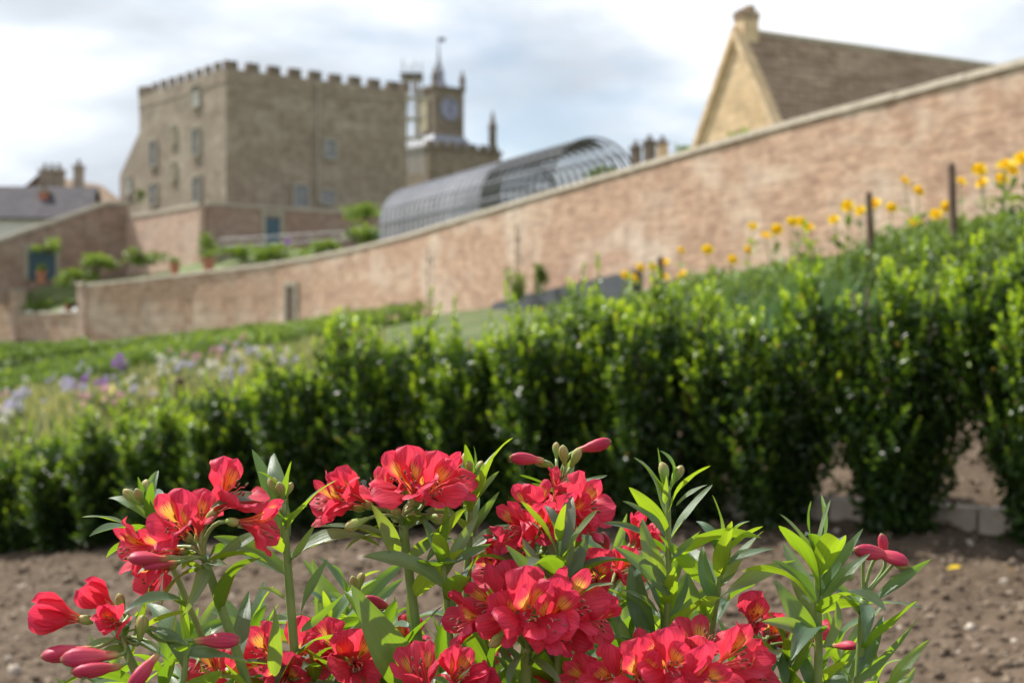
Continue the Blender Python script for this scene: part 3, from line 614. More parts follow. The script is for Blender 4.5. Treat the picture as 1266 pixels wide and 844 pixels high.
# row of chimneys peeping over the wall
for i, (px, w_, pt, pot) in enumerate(((786, 10, 184, 0), (803, 11, 177, 1), (819, 10, 178, 0))):
    Y = 70+i*.8; a = at(px, 215, Y); h = (215-pt)/F*Y; ww = w_/F*Y
    r = thing('chimney_stack', ['short dark chimney stack next to the glasshouse end', 'dark middle chimney stack with a pot above the wall coping', 'pale tan chimney stack nearest the leafy shrub on the wall'][i], 'chimney', at(px, 250, Y))
    mb = MB(); mb.box(at(px, 250, Y), ww, ww, at(0, pt, Y).z-at(0, 250, Y).z, B_); mb.build('stack', M['stone_gold'] if i == 2 else M['stone_dark'], r)
    mb = MB(); mb.box(at(px, pt, Y)+Vector((0, 0, .003)), ww*1.25, ww*1.25, .12, B_); mb.build('cap', M['stone_dark'], r)
    mb = MB(); mb.tube([at(px, pt, Y)+Vector((0, 0, .12)), at(px, pt, Y)+Vector((0, 0, .4))], [.13, .1], 8); mb.build('chimney_pot', M['stone_dark'], r)

# ------------------------------------------------------------------ barrel vaulted glasshouse
def m_pane():
    m, t, p, o = new_mat('glasshouse_pane'); t.links.new(ramp(t, nd(t, 'ShaderNodeObjectInfo').outputs['Random'], [(0, (.42, .415, .46)), (1, (.72, .71, .77))]), p.inputs['Base Color']); p.inputs['Roughness'].default_value = .35
    tr = nd(t, 'ShaderNodeBsdfTransparent', {0: (.85, .87, .92, 1)}); ms = nd(t, 'ShaderNodeMixShader', {0: .55})
    t.links.new(p.outputs[0], ms.inputs[1]); t.links.new(tr.outputs[0], ms.inputs[2]); t.links.new(ms.outputs[0], o.inputs[0]); return m
M['pane'] = m_pane()
ghs = thing('glasshouse', 'long curved glasshouse of grey hoops and panes behind the wall', 'glasshouse', (3.6, 58, 4.4+CZ))
g0 = at(735, 171, 58); g1 = at(512, 233, 79); axis = (g1-g0); Lg = axis.length; ax = axis.normalized(); pr = Vector((ax.y, -ax.x, 0)).normalized()   # pr points to the right
Rg = 2.0
def arc(s, a, r=Rg):   # a: 0 right foot .. pi left foot, on a straight side below
    c = g0+ax*s; return c+pr*math.cos(a)*r+Vector((0, 0, -r+math.sin(a)*r*1.0))
def hoop_pts(s, r=Rg):
    pts = [arc(s, 0, r)-Vector((0, 0, 2.2))]+[arc(s, a, r) for a in np.linspace(0, math.pi, 17)]+[arc(s, math.pi, r)-Vector((0, 0, 2.2))]; return pts
nb = 30
for i in range(nb+1):
    s = Lg*i/nb; mb = MB(); mb.tube(hoop_pts(s), .06, 6); mb.build('hoop', M['iron'] if i < 11 else M['lead'], ghs)
    if i < nb and i >= 10:
        mb = MB(); pa, pb = hoop_pts(s+.05, Rg-.02), hoop_pts(s+Lg/nb-.05, Rg-.02)
        for k in range(len(pa)-1): mb.quad(pa[k], pa[k+1], pb[k+1], pb[k])
        mb.build('pane', M['pane'], ghs, True)
for a in np.linspace(0, math.pi, 9):
    mb = MB(); mb.tube([arc(0, a, Rg+.03), arc(Lg, a, Rg+.03)], .035, 5); mb.build('purlin', M['lead'], ghs)
for i in range(11):      # crossing wires of the open end
    for sg in (0, 1):
        s0, s1 = Lg*i/nb, Lg*(i+2.5)/nb; ptsx = []
        for k in range(9):
            a = math.pi*(k/8); ptsx.append(arc(s0+(s1-s0)*(k/8 if sg else 1-k/8), a, Rg-.03))
        mb = MB(); mb.tube(ptsx, .04, 4); mb.build('brace', M['iron'], ghs)

# ------------------------------------------------------------------ foliage templates
LEAF_V = [(0, 0, 0), (.32, .2, .05), (.32, 0, .0), (.32, -.2, .05), (.72, .25, .04), (.72, 0, -.02), (.72, -.25, .04), (1, 0, -.06)]
LEAF_F = [(0, 3, 2), (0, 2, 1), (2, 3, 6), (2, 6, 5), (1, 2, 5), (1, 5, 4), (5, 6, 7), (4, 5, 7)]
DIA_V = [(0, 0, 0), (.5, .26, .05), (1, 0, -.05), (.5, -.26, .05)]; DIA_F = [(0, 3, 1), (3, 2, 1)]
BLADE_V = [(0, .5, 0), (0, -.5, 0), (1, .4, 0), (1, -.4, 0), (2, .05, -.15)]
def unit(a): return a/(np.linalg.norm(a, axis=1, keepdims=True)+1e-9)
def rnd_dir(n): return unit(rng.normal(size=(n, 3)))
def bush(name, label, c, rx, rz, n, leaf, mat='bush_leaf', cat='shrub', group=None, lo=.0, hi=1.0, trunk=True, ry=None):
    """leafy clump with uneven outline standing with its foot at c"""
    c = Vector(c); r = thing(name, label, cat, c, group); ry = ry or rx
    nl = max(5, int(n/90)); lob = rnd_dir(nl); lob[:, 2] = lob[:, 2]*.85
    lobc = lob*np.array([rx, ry, rz])*.62; which = rng.integers(0, nl, n)
    p = lobc[which]+rnd_dir(n)*(rng.random((n, 1))**.45)*np.array([rx, ry, rz])*.46+np.array([0, 0, rz*.72])
    p[:, 2] = np.maximum(p[:, 2], .02*rz)
    out_ = unit(p-np.array([0, 0, rz*.5])); X = unit(out_*.6+rnd_dir(n)*.8+np.array([0, 0, .25])); Z = unit(rnd_dir(n)*.7+np.array([0, 0, 1.0]))
    lobt = rng.random(nl)
    t_ = np.clip(lo+(hi-lo)*(.35*lobt[which]+.65*rng.random(n)), 0, 1)
    v, f, t_ = scatter(DIA_V if n > 900 else LEAF_V, DIA_F if n > 900 else LEAF_F, p, X, Z, leaf*rng.uniform(.6, 1.25, n), t_)
    tag(link('foliage', mesh_np('foliage', v, f, M[mat], attr=t_), r), kind='stuff')
    if trunk:
        mb = MB()
        for k in range(4):
            a = rng.random()*6.28; e_ = Vector((math.cos(a)*rx*.5, math.sin(a)*ry*.5, rz*rng.uniform(.9, 1.4)))
            mb.tube([Vector((0, 0, -.05))+c, c+e_*.5+Vector((0, 0, rz*.1)), c+e_], [rx*.07, rx*.05, rx*.02], 6)
        mb.build('stem', M['bark'], r)
    return r
def low_hedge(name, label, path, wdt, h, n, leaf, mat='hedge_leaf', tone=0.):
    """clipped low hedge along a path of (x,y)"""
    P = np.array(path, float); seg = np.hypot(*(P[1:]-P[:-1]).T); cum = np.concatenate([[0], np.cumsum(seg)])
    s = rng.random(n)*cum[-1]; x = np.interp(s, cum, P[:, 0]); y = np.interp(s, cum, P[:, 1])
    d = unit(np.stack([np.interp(s+.1, cum, P[:, 0])-np.interp(s-.1, cum, P[:, 0]), np.interp(s+.1, cum, P[:, 1])-np.interp(s-.1, cum, P[:, 1])], 1)); nn = np.stack([-d[:, 1], d[:, 0]], 1)
    per = rng.random(n); wob = .82+.3*nz(s*1.3, s*0+2)+.12*nz(s*4, s*0+5)
    u = np.where(per < .45, -1, np.where(per < .9, rng.uniform(-1, 1, n), 1)); hh = np.where((per < .45) | (per > .9), rng.uniform(.02, 1, n), 1)
    u = u*(1-.18*hh**3)+rng.normal(0, .07, n); hh = hh+rng.normal(0, .07, n)-.16*np.abs(u)**3
    px_ = x+nn[:, 0]*u*wdt/2*wob; py_ = y+nn[:, 1]*u*wdt/2*wob; pz = GZ(px_, py_)+np.maximum(hh, .02)*h*wob
    p = np.stack([px_, py_, pz], 1); o = np.stack([nn[:, 0]*u, nn[:, 1]*u, hh*.9], 1)
    X = unit(o*.5+rnd_dir(n)*.8+np.array([0, 0, .4])); Z = unit(o+rnd_dir(n)*.7)
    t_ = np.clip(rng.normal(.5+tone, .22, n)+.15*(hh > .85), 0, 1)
    r = thing(name, label, 'hedge', (P[0, 0], P[0, 1], gz(P[0, 0], P[0, 1])))
    v, f, t_ = scatter(DIA_V, DIA_F, p-np.array(tuple(r.location)), X, Z, leaf*rng.uniform(.6, 1.3, n), t_)
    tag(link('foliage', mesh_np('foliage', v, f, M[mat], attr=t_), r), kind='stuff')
    mb = MB(); m_ = max(3, int(cum[-1]/.8))
    for k in range(m_):
        ss = cum[-1]*(k+.5)/m_; xx, yy = np.interp(ss, cum, P[:, 0]), np.interp(ss, cum, P[:, 1]); z_ = gz(xx, yy); mb.tube([(xx, yy, z_-.05), (xx+.03, yy, z_+h*.7)], [.03, .015], 5)
    mb.build('stem', M['bark'], r); return r

# ------------------------------------------------------------------ terrace planting
TB = [(258, 318, 90.3, .8, 1.25, 500, 'small green tree trained at the corner of the pink brick wall', .1, .8),
      (60, 312, 96, 1.1, .55, 260, 'pale green climber above the wide blue door', .4, 1),
      (118, 338, 93.5, 1.5, .7, 500, 'rounded green shrub below the shaded boundary wall', .2, .9),
      (90, 350, 92.5, 1.6, .6, 500, 'spreading green shrub beside the terracotta pot at the blue door', .1, .8),
      (185, 325, 90.5, 2.0, .55, 500, 'low green planting under the sunlit pink brick wall', .0, .6),
      (300, 322, 88, 1.8, .55, 500, 'low green planting on the terrace below the blue door', .1, .8),
      (345, 324, 86, 1.9, .6, 500, 'light green border plants on the terrace by the purple flower', .2, 1),
      (395, 318, 83, 1.8, .65, 500, 'bright green border plants at the bend of the terrace wall', .3, 1),
      (440, 300, 82, 1.5, .7, 500, 'leafy green shrub at the end of the glasshouse', .2, .9),
      (452, 272, 90, 1.5, .8, 500, 'bright green bush growing under the castle block', .4, 1),
      (520, 280, 75, .9, .6, 250, 'small green plant seen through the glasshouse hoops', .3, .9),
      (740, 226, 62, .9, .4, 200, 'green plant inside the open end of the glasshouse', .4, 1),
      (846, 196, 58, .55, .35, 160, 'little green shrub on the wall top beside the chimneys', .2, .8),
      (920, 178, 51, .5, .28, 120, 'tuft of green leaves against the golden gable', .4, 1),
      (60, 384, 95.6, 2.2, .7, 700, 'green plants covering the bank in the wall gap', .2, .9),
      (170, 250, 104, .8, .5, 160, 'dark green shrub between castle wing and wall', .0, .3)]
for px, py, Y, rx, rz, n, lab, lo, hi in TB:
    p = at(px, py, Y); bush('terrace_shrub', lab, p, rx, rz, n, .32 if rx > 1 else .22, lo=lo, hi=hi)
# purple pom on the terrace and railing
def pot(px, py, Y, s, lab):
    b = at(px, py, Y); r = thing('terracotta_pot', lab, 'pot', b); mb = MB(); h = s
    pr_ = [(.30, 0), (.34, .2), (.43, .8), (.50, .82), (.50, 1), (.43, 1), (.40, .9)]
    mb.tube([b+Vector((0, 0, z*h)) for q, z in pr_], [q*h for q, z in pr_], 14); mb.build('pot_body', M['terracotta'], r)
    n = 90; p = rnd_dir(n)*np.array([.45, .45, .35])*h*rng.random((n, 1))**.5+np.array([0, 0, 1.2*h]); v, f, t_ = scatter(LEAF_V, LEAF_F, p, rnd_dir(n)+np.array([0, 0, .4]), rnd_dir(n), .2*h*np.ones(n)+.05, rng.random(n))
    tag(link('foliage', mesh_np('foliage', v, f, M['bush_leaf'], attr=t_), r), kind='stuff')
pot(216, 340, 85.8, .7, 'smaller terracotta pot on the terrace edge'); pot(258, 337, 83.4, .85, 'larger terracotta pot on the terrace edge with leafy plant')
pot(85, 388, 92.2, .6, 'terracotta pot standing on the low wall in the gap'); pot(51, 350, 95.2, .8, 'terracotta pot standing before the wide blue door')
rl = thing('terrace_railing', 'thin grey railing along the terrace under the blue door', 'railing', at(270, 312, 90))
ra, rb_ = at(272, 296, 90), at(470, 284, 88)
for dz in (0, -.45):
    mb = MB(); mb.tube([ra+Vector((0, 0, dz)), rb_+Vector((0, 0, dz))], .035, 6); mb.build('rail', M['galv'], rl)
for k in range(8):
    p = ra.lerp(rb_, k/7); mb = MB(); mb.tube([p-Vector((0, 0, 1.1)), p], .035, 6); mb.build('post', M['galv'], rl)

# ------------------------------------------------------------------ plants at the foot of the big wall
def wallpt(px, out_=1.2):
    k = (px-633)/F; Y = 25.6/(k+.473); p = Vector((k*Y, Y, 0))+nm*out_; p.z = gz(p.x, p.y); return p
for px, rx, rz, n, o_, lab, lo, hi in ((703, .42, .75, 420, 2.0, 'tall light green shrub against the brick wall above the dark bed', .5, 1), (735, .42, .62, 300, 2.2, 'grey green shrub on a pale trunk beside the light green shrub', .1, .5),
                                       (487, .7, .6, 300, 2.0, 'bright green bush at the wall foot by the thin post', .3, 1), (575, .4, .4, 120, 2, 'low leafy plant near the dark box at the wall foot', .2, .7)):
    p = wallpt(px, o_); z = at(px, {703: 366, 735: 362, 487: 412, 575: 392}[px], p.y).z; p.z = min(p.z+.3, max(p.z, z)) if px in (487, 575) else z-.05
    bush('wall_shrub', lab, p, rx, rz, n, .16, lo=lo, hi=hi)
rbn = thing('raised_bed', 'long dark slate coloured raised bed along the brick wall foot', 'raised bed', wallpt(760))
prev = None
for px in (655, 690, 740, 790, 835):
    p = wallpt(px, 1.35); p.z = CZ+np.interp(px, [598, 690, 840], [(422-392)/F*p.y, (422-366)/F*p.y, (422-334)/F*p.y])
    if prev is not None:
        a, b = prev, p; mb = MB(); lo = [a+nm*.2, b+nm*.2, b-nm*.2, a-nm*.2]; up = Vector((0, 0, 1.1)); mb.hexa([q-up for q in lo], lo); mb.build('side_board', M['timber_dark'], rbn)
    prev = p
p = wallpt(552, 2.2); p.z = at(552, 388, p.y).z
bx = thing('dark_box', 'small dark box lying at the foot of the brick wall', 'box', p); mb = MB(); mb.box(p, .7, .5, .35, (1, .3), .9); mb.build('box_body', M['timber_dark'], bx); mb = MB(); mb.box(p+Vector((0, 0, .353)), .72, .52, .06, (1, .3)); mb.build('lid', M['iron'], bx)

# ------------------------------------------------------------------ left garden: low hedges and loose perennials
def gp(px, Y): return ((px-633)/F*Y, Y)
low_hedge('low_hedge', 'bright green clipped low hedge rising toward the small brown door', [gp(150, 40), gp(300, 46), gp(440, 52), gp(480, 54)], 3.0, .5, 9000, .17, tone=.12)
low_hedge('low_hedge', 'long low green hedge across the left of the perennial bed', [gp(-60, 30), gp(60, 31), gp(200, 32.5), gp(270, 33.5)], 2.2, .5, 9000, .13, tone=-.02)
low_hedge('low_hedge', 'dark low hedge under the brick retaining wall on the left', [gp(-60, 62), gp(110, 64)], 1.4, .45, 3000, .2)
low_hedge('low_hedge', 'pale green low hedge nearest the lilac flowers in the bed', [gp(-60, 24), gp(70, 25), gp(150, 25.6)], 1.3, .38, 5000, .1, tone=.0)
low_hedge('low_hedge', 'thin green row between the bright hedge and the brick terrace wall', [gp(-60, 50), gp(120, 55), gp(330, 62)], 1.4, .42, 5000, .18, tone=-.02)
# loose meadow-like perennials behind the clipped shrubs
def meadow(name, label, region, n, hmin, hmax, mat, leafw):
    """thin upright blades over ground between pixel columns and depths"""
    Y = rng.uniform(region[2], region[3], n); px = rng.uniform(region[0], region[1], n); x = (px-633)/F*Y
    z = GZ(x, Y); clump = nz(x*1.7+11, Y*1.7); keep = rng.random(n) < .35+clump; x, Y, z, clump = x[keep], Y[keep], z[keep], clump[keep]; n = len(x)
    h = rng.uniform(hmin, hmax, n)*(.5+clump)
    X = unit(np.stack([rng.normal(0, .28, n), rng.normal(0, .28, n), np.ones(n)], 1)); Z = rnd_dir(n)
    bv = [(0, leafw/2, 0), (0, -leafw/2, 0), (.55, leafw*.7, 0), (.55, -leafw*.7, 0), (1, 0, .12)]; bf = [(0, 1, 3), (0, 3, 2), (2, 3, 4)]
    v, f, t_ = scatter(bv, bf, np.stack([x, Y, z-.02], 1), X, Z, h, np.clip(.5*rng.random(n)+.6*clump-.05, 0, 1))
    return tag(link(name, mesh_np(name, v, f, M[mat], attr=t_)), label, 'plants', kind='stuff')
meadow('perennial_planting', 'loose grey green perennial planting between hedges', (-80, 470, 12.5, 29), 15000, .12, .38, 'grey_leaf', .09)
meadow('border_planting', 'green border foliage beyond the low hedge', (-80, 420, 34, 44), 6000, .1, .25, 'grey_leaf', .16)
def flower_clump(name, label, px, py, Y, spread, nh, hr, mat, cat, group=None, height=None):
    c = at(px, py, Y); g = gz(c.x, c.y); g = min(g, c.z-.15); r = thing(name, label, cat, (c.x, c.y, g), group); base = Vector((c.x, c.y, g)); mb = MB(); P_, T_ = [], []
    for k in range(nh):
        h = Vector((c.x+rng.normal(0, spread), c.y+rng.normal(0, spread), c.z+rng.normal(0, spread*.28))); h.z = max(h.z, g+.15)
        mb.tube([base+Vector((rng.normal(0, .05), rng.normal(0, .05), -.03)), (base+h)/2+Vector((rng.normal(0, .04), 0, .05)), h], [.008, .006, .004], 5)
        m_ = 46; d_ = rnd_dir(m_); v, f, t_ = scatter(LEAF_V, LEAF_F, np.array(tuple(h-base))+d_*hr*.35, d_, rnd_dir(m_), np.full(m_, hr*.75), rng.random(m_)); link('flower_head', mesh_np('flower_head', v, f, M[mat], attr=t_), r)
    mb.build('stem', M['astem'], r)
    m_ = 40; p = rng.normal(0, 1, (m_, 3))*np.array([spread*.8, spread*.8, .06])+np.array([0, 0, .12]); v, f, t_ = scatter(LEAF_V, LEAF_F, p, rnd_dir(m_)*.6+np.array([0, 0, 1]), rnd_dir(m_), np.full(m_, .16), rng.random(m_))
    link('leaves', mesh_np('leaves', v, f, M['grey_leaf'], attr=t_), r)
    return r
flower_clump('allium', 'single large purple pom-pom flower above the perennial bed', 148, 447, 22, 0, 1, .13, 'purple', 'flower')
for a in ((92, 480, 19, .28, 9, .07, 'lilac', 'clump of pale lilac flowers in the perennial bed'), (118, 478, 19.5, .22, 7, .06, 'purple', 'clump of mauve flowers beside the pale lilac clump'), (170, 476, 19, .08, 3, .08, 'cream', 'white flower cluster between mauve clump and stake'),
          (225, 455, 22, .3, 10, .06, 'cream', 'spray of white flowers behind the wooden stake'), (275, 448, 24, .3, 9, .06, 'pink', 'spray of pink flowers beyond the white spray'), (8, 500, 15.5, .25, 9, .06, 'lilac', 'grey lilac flowers at the left end of the bed'),
          (5, 518, 14.2, .15, 6, .05, 'cream', 'small white flowers just above the clipped hedge end'), (180, 492, 17, .3, 9, .05, 'pink', 'thin pale pink flowers in front of the allium'), (305, 440, 26, .25, 8, .06, 'lilac', 'mauve grey flowers by the short stake'), (130, 487, 17.5, .2, 7, .05, 'pink', 'soft pink flowers below the mauve clump')):
    flower_clump('perennial_clump', a[7], a[0], a[1], a[2], a[3], a[4], a[5], a[6], 'flower')
for i in range(24):
    mt = ('lilac', 'cream', 'pink', 'lilac')[i % 4]; px_, Y_ = rng.uniform(-20, 330), rng.uniform(14.5, 27); x_ = (px_-633)/F*Y_; zt = gz(x_, Y_)+rng.uniform(.3, .5)
    flower_clump('bed_flower', {'lilac': 'loose pale lilac flowers scattered through the perennial bed', 'cream': 'loose creamy white flowers scattered through the perennial bed', 'pink': 'loose dusty pink flowers scattered through the perennial bed'}[mt], px_, 422-(zt-CZ)*F/Y_, Y_, .2, 5, .04, mt, 'flower', mt+' flowers in the perennial bed')
flower_clump('terrace_flower', 'round purple flower head on the terrace by the blue door', 355, 303, 88, 0, 1, .38, 'purple', 'flower')

# ------------------------------------------------------------------ second hedge with yellow flowers and stakes
def bedY(px): return float(np.interp(px, [700, 770, 1000, 1266, 1400], [14.5, 13.6, 10.6, 8.4, 7.6]))
pth = [(*gp(px, bedY(px)),) for px in (700, 770, 850, 930, 1000, 1100, 1200, 1290, 1400)]
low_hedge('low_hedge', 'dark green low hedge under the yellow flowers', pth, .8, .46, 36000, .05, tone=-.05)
ypos = [(930, 281), (946, 294), (841, 311), (874, 310), (905, 322), (923, 311), (978, 275), (989, 276), (1000, 283), (1031, 273), (1048, 256), (1082, 254), (1101, 258), (1117, 226), (1134, 238), (1131, 276), (1157, 267), (1169, 257), (1187, 227), (1210, 212), (1215, 228), (1243, 207), (1238, 223), (1251, 213), (1264, 198), (844, 341), (823, 326), (821, 344), (783, 345), (960, 285), (1064, 262), (772, 341), (791, 332), (806, 331), (1240, 208)]
ytemplates = []
for q in range(3):
    P_, X_, Z_, S_ = [], [], [], []
    for ring_, (m_, tilt, ln) in enumerate(((9, .35, .040), (8, .75, .036), (6, 1.15, .028), (5, 1.4, .02))):
        for k in range(m_):
            a = 2*math.pi*(k+.5*ring_+rng.uniform(-.15, .15))/m_; P_.append((0, 0, .004*ring_)); X_.append((math.cos(a)*math.cos(tilt), math.sin(a)*math.cos(tilt), math.sin(tilt))); Z_.append((-math.cos(a)*.6, -math.sin(a)*.6, .8)); S_.append(ln*rng.uniform(.9, 1.1))
    vt = [(0, 0, 0), (.45, .3, .06), (.45, -.3, .06), (.85, .34, .02), (.85, -.34, .02), (1.02, 0, -.02)]; ft = [(0, 2, 1), (1, 2, 4), (1, 4, 3), (3, 4, 5)]
    v, f, t_ = scatter(vt, ft, np.array(P_), np.array(X_), np.array(Z_), S_, rng.random(len(P_)))
    ytemplates.append(mesh_np('yellow_head', v, f, M['yellow'], attr=t_))
for i, (px, py) in enumerate(ypos):
    Y = bedY(px)+rng.uniform(.05, .55); h = at(px, py, Y); gx, gy = h.x+rng.normal(0, .06), Y+rng.normal(0, .06); g = gz(gx, gy)
    r = thing('yellow_flower', 'yellow double flower on a thin stem rising behind the low hedge', 'flower', (gx, gy, g), 'yellow flowers along the low hedge')
    mb = MB(); b = Vector((gx, gy, g-.03)); mb.tube([b, b.lerp(h, .5)+Vector((rng.normal(0, .02), 0, 0)), h], [.006, .005, .004], 5); mb.build('stem', M['astem'], r)
    o = link('flower_head', ytemplates[i % 3], r); d = Vector((rng.normal(0, .3), -.8+rng.normal(0, .3), .6)).normalized()
    o.matrix_basis = Matrix.Translation(h-Vector((gx, gy, g))) @ d.to_track_quat('Z', 'Y').to_matrix().to_4x4() @ Matrix.Scale(rng.uniform(1.1, 1.5), 4)
    m_ = 9; tt_ = rng.uniform(.2, .85, m_); p = np.array([tuple(Vector((0, 0, 0)).lerp(h-Vector((gx, gy, g)), t)) for t in tt_])
    v, f, t_ = scatter(LEAF_V, LEAF_F, p, rnd_dir(m_)*np.array([1, 1, .3])+np.array([0, 0, .5]), rnd_dir(m_)*.3+np.array([0, 0, 1]), np.full(m_, .11), rng.random(m_)); link('leaves', mesh_np('leaves', v, f, M['bush_leaf'], attr=t_), r)
def stake(px, pt, pb, Y, lab, w_=.04, lean=(0, 0)):
    t_ = at(px, pt, Y); g = gz(t_.x, Y); b = Vector((t_.x+lean[0], Y+lean[1], min(g, at(px, pb, Y).z)-.05)); r = thing('wooden_stake', lab, 'stake', b); mb = MB()
    u_ = Vector((1, .2, 0)).normalized()*w_/2; v_ = Vector((-.2, 1, 0)).normalized()*w_/2
    mb.hexa([b-u_-v_, b+u_-v_, b+u_+v_, b-u_+v_], [t_-u_*.9-v_*.9, t_+u_*.9-v_*.9, t_+u_*.9+v_*.9, t_-u_*.9+v_*.9]); mb.build('post', M['timber'], r)
    mb = MB(); q = t_+Vector((0, 0, .002)); k = .9; c = [q-u_*k-v_*k, q+u_*k-v_*k, q+u_*k+v_*k, q-u_*k+v_*k]; ap = q+Vector((0, 0, .03))
    for i in range(4): mb.poly([c[i], c[(i+1) % 4], ap])
    mb.build('pointed_top', M['timber'], r)
stake(1074, 241, 330, bedY(1075)-.55, 'brown wooden stake in the middle of the yellow flowers', .038, (.03, 0))
stake(1176, 206, 300, bedY(1178)-.5, 'tall brown wooden stake among the densest yellow flowers', .038, (.03, 0))
stake(816, 320, 385, bedY(818)-.5, 'brown wooden stake at the start of the yellow flower row', .05, (.02, 0))
stake(223, 468, 520, 15.0, 'short dark stake standing in the perennial bed', .09); stake(321, 447, 480, 19, 'short dark stake at the edge of the perennial bed by the hedge', .08)
# iris-like clumps between the hedges
for i, (px, Y, n) in enumerate(((930, 9.4, 50), (985, 9.1, 60), (1030, 8.8, 50))):
    x, y = gp(px, Y); g = gz(x, y); r = thing('iris_clump', 'clump of blue green sword leaves between the two hedges', 'plant', (x, y, g), 'sword leaved clumps between the hedges')
    p = rng.normal(0, .11, (n, 3)); p[:, 2] = -.02; X = unit(np.stack([rng.normal(0, .22, n), rng.normal(0, .22, n), np.ones(n)], 1))
    bv = [(0, .02, 0), (0, -.02, 0), (.6, .025, 0), (.6, -.025, 0), (1, 0, .06)]; bf = [(0, 1, 3), (0, 3, 2), (2, 3, 4)]
    v, f, t_ = scatter(bv, bf, p, X, rnd_dir(n), rng.uniform(.35, .62, n), rng.random(n)); tag(link('leaves', mesh_np('leaves', v, f, M['iris_leaf'], attr=t_), r), kind='stuff')

# ------------------------------------------------------------------ clipped box shrubs
H0 = Vector((1.9, 5.0, 0)); HD = Vector((-.8, .6, 0))
def shoot_arrays(base, d, length, bright, nodes=None, leaf=.0275):
    """leafy shoot: pairs of small leaves up a twig, brighter young leaves at the tip"""
    n = nodes or max(4, int(length/.0145)); ps, xs_, zs_, ss, ts = [], [], [], [], []
    d = d/np.linalg.norm(d); a0 = rng.random()*6.28; t1 = np.cross(d, [0.3, .9, .1]); t1 /= np.linalg.norm(t1); t2 = np.cross(d, t1)
    for i in range(n):
        q = (i+.5)/n
        for s in range(3 if q > .8 else 2):
            a = a0+i*1.571+s*(math.pi if q <= .8 else 2.094)+rng.normal(0, .25); el = .45+.75*q+rng.normal(0, .18)
            o = (t1*math.cos(a)+t2*math.sin(a)); ps.append(base+d*length*q); xs_.append(o*math.cos(el)+d*math.sin(el)); zs_.append(d*math.cos(el)-o*math.sin(el)+rng.normal(0, .15, 3))
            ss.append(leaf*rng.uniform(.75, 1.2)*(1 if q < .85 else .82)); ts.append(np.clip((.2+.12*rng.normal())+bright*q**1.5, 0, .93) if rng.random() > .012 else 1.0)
    return ps, xs_, zs_, ss, ts
SHP = []
for q in range(5):      # free-standing shoots that can be picked out
    a = shoot_arrays(np.array([0, 0, 0.]), np.array([.12*rng.normal(), .12*rng.normal(), 1]), .13+.02*q, .62)
    v, f, t_ = scatter(LEAF_V, LEAF_F, *[np.array(z) for z in a[:3]], a[3], np.array(a[4])); SHP.append(mesh_np('leafy_shoot', v, f, M['box_leaf'], attr=t_))
def shape_r(h, full): return (.27+.09*smooth(0, .5, h) if full else .13+.235*smooth(0, .55, h))*(1-.2*smooth(.88, 1.02, h))
VAR = []
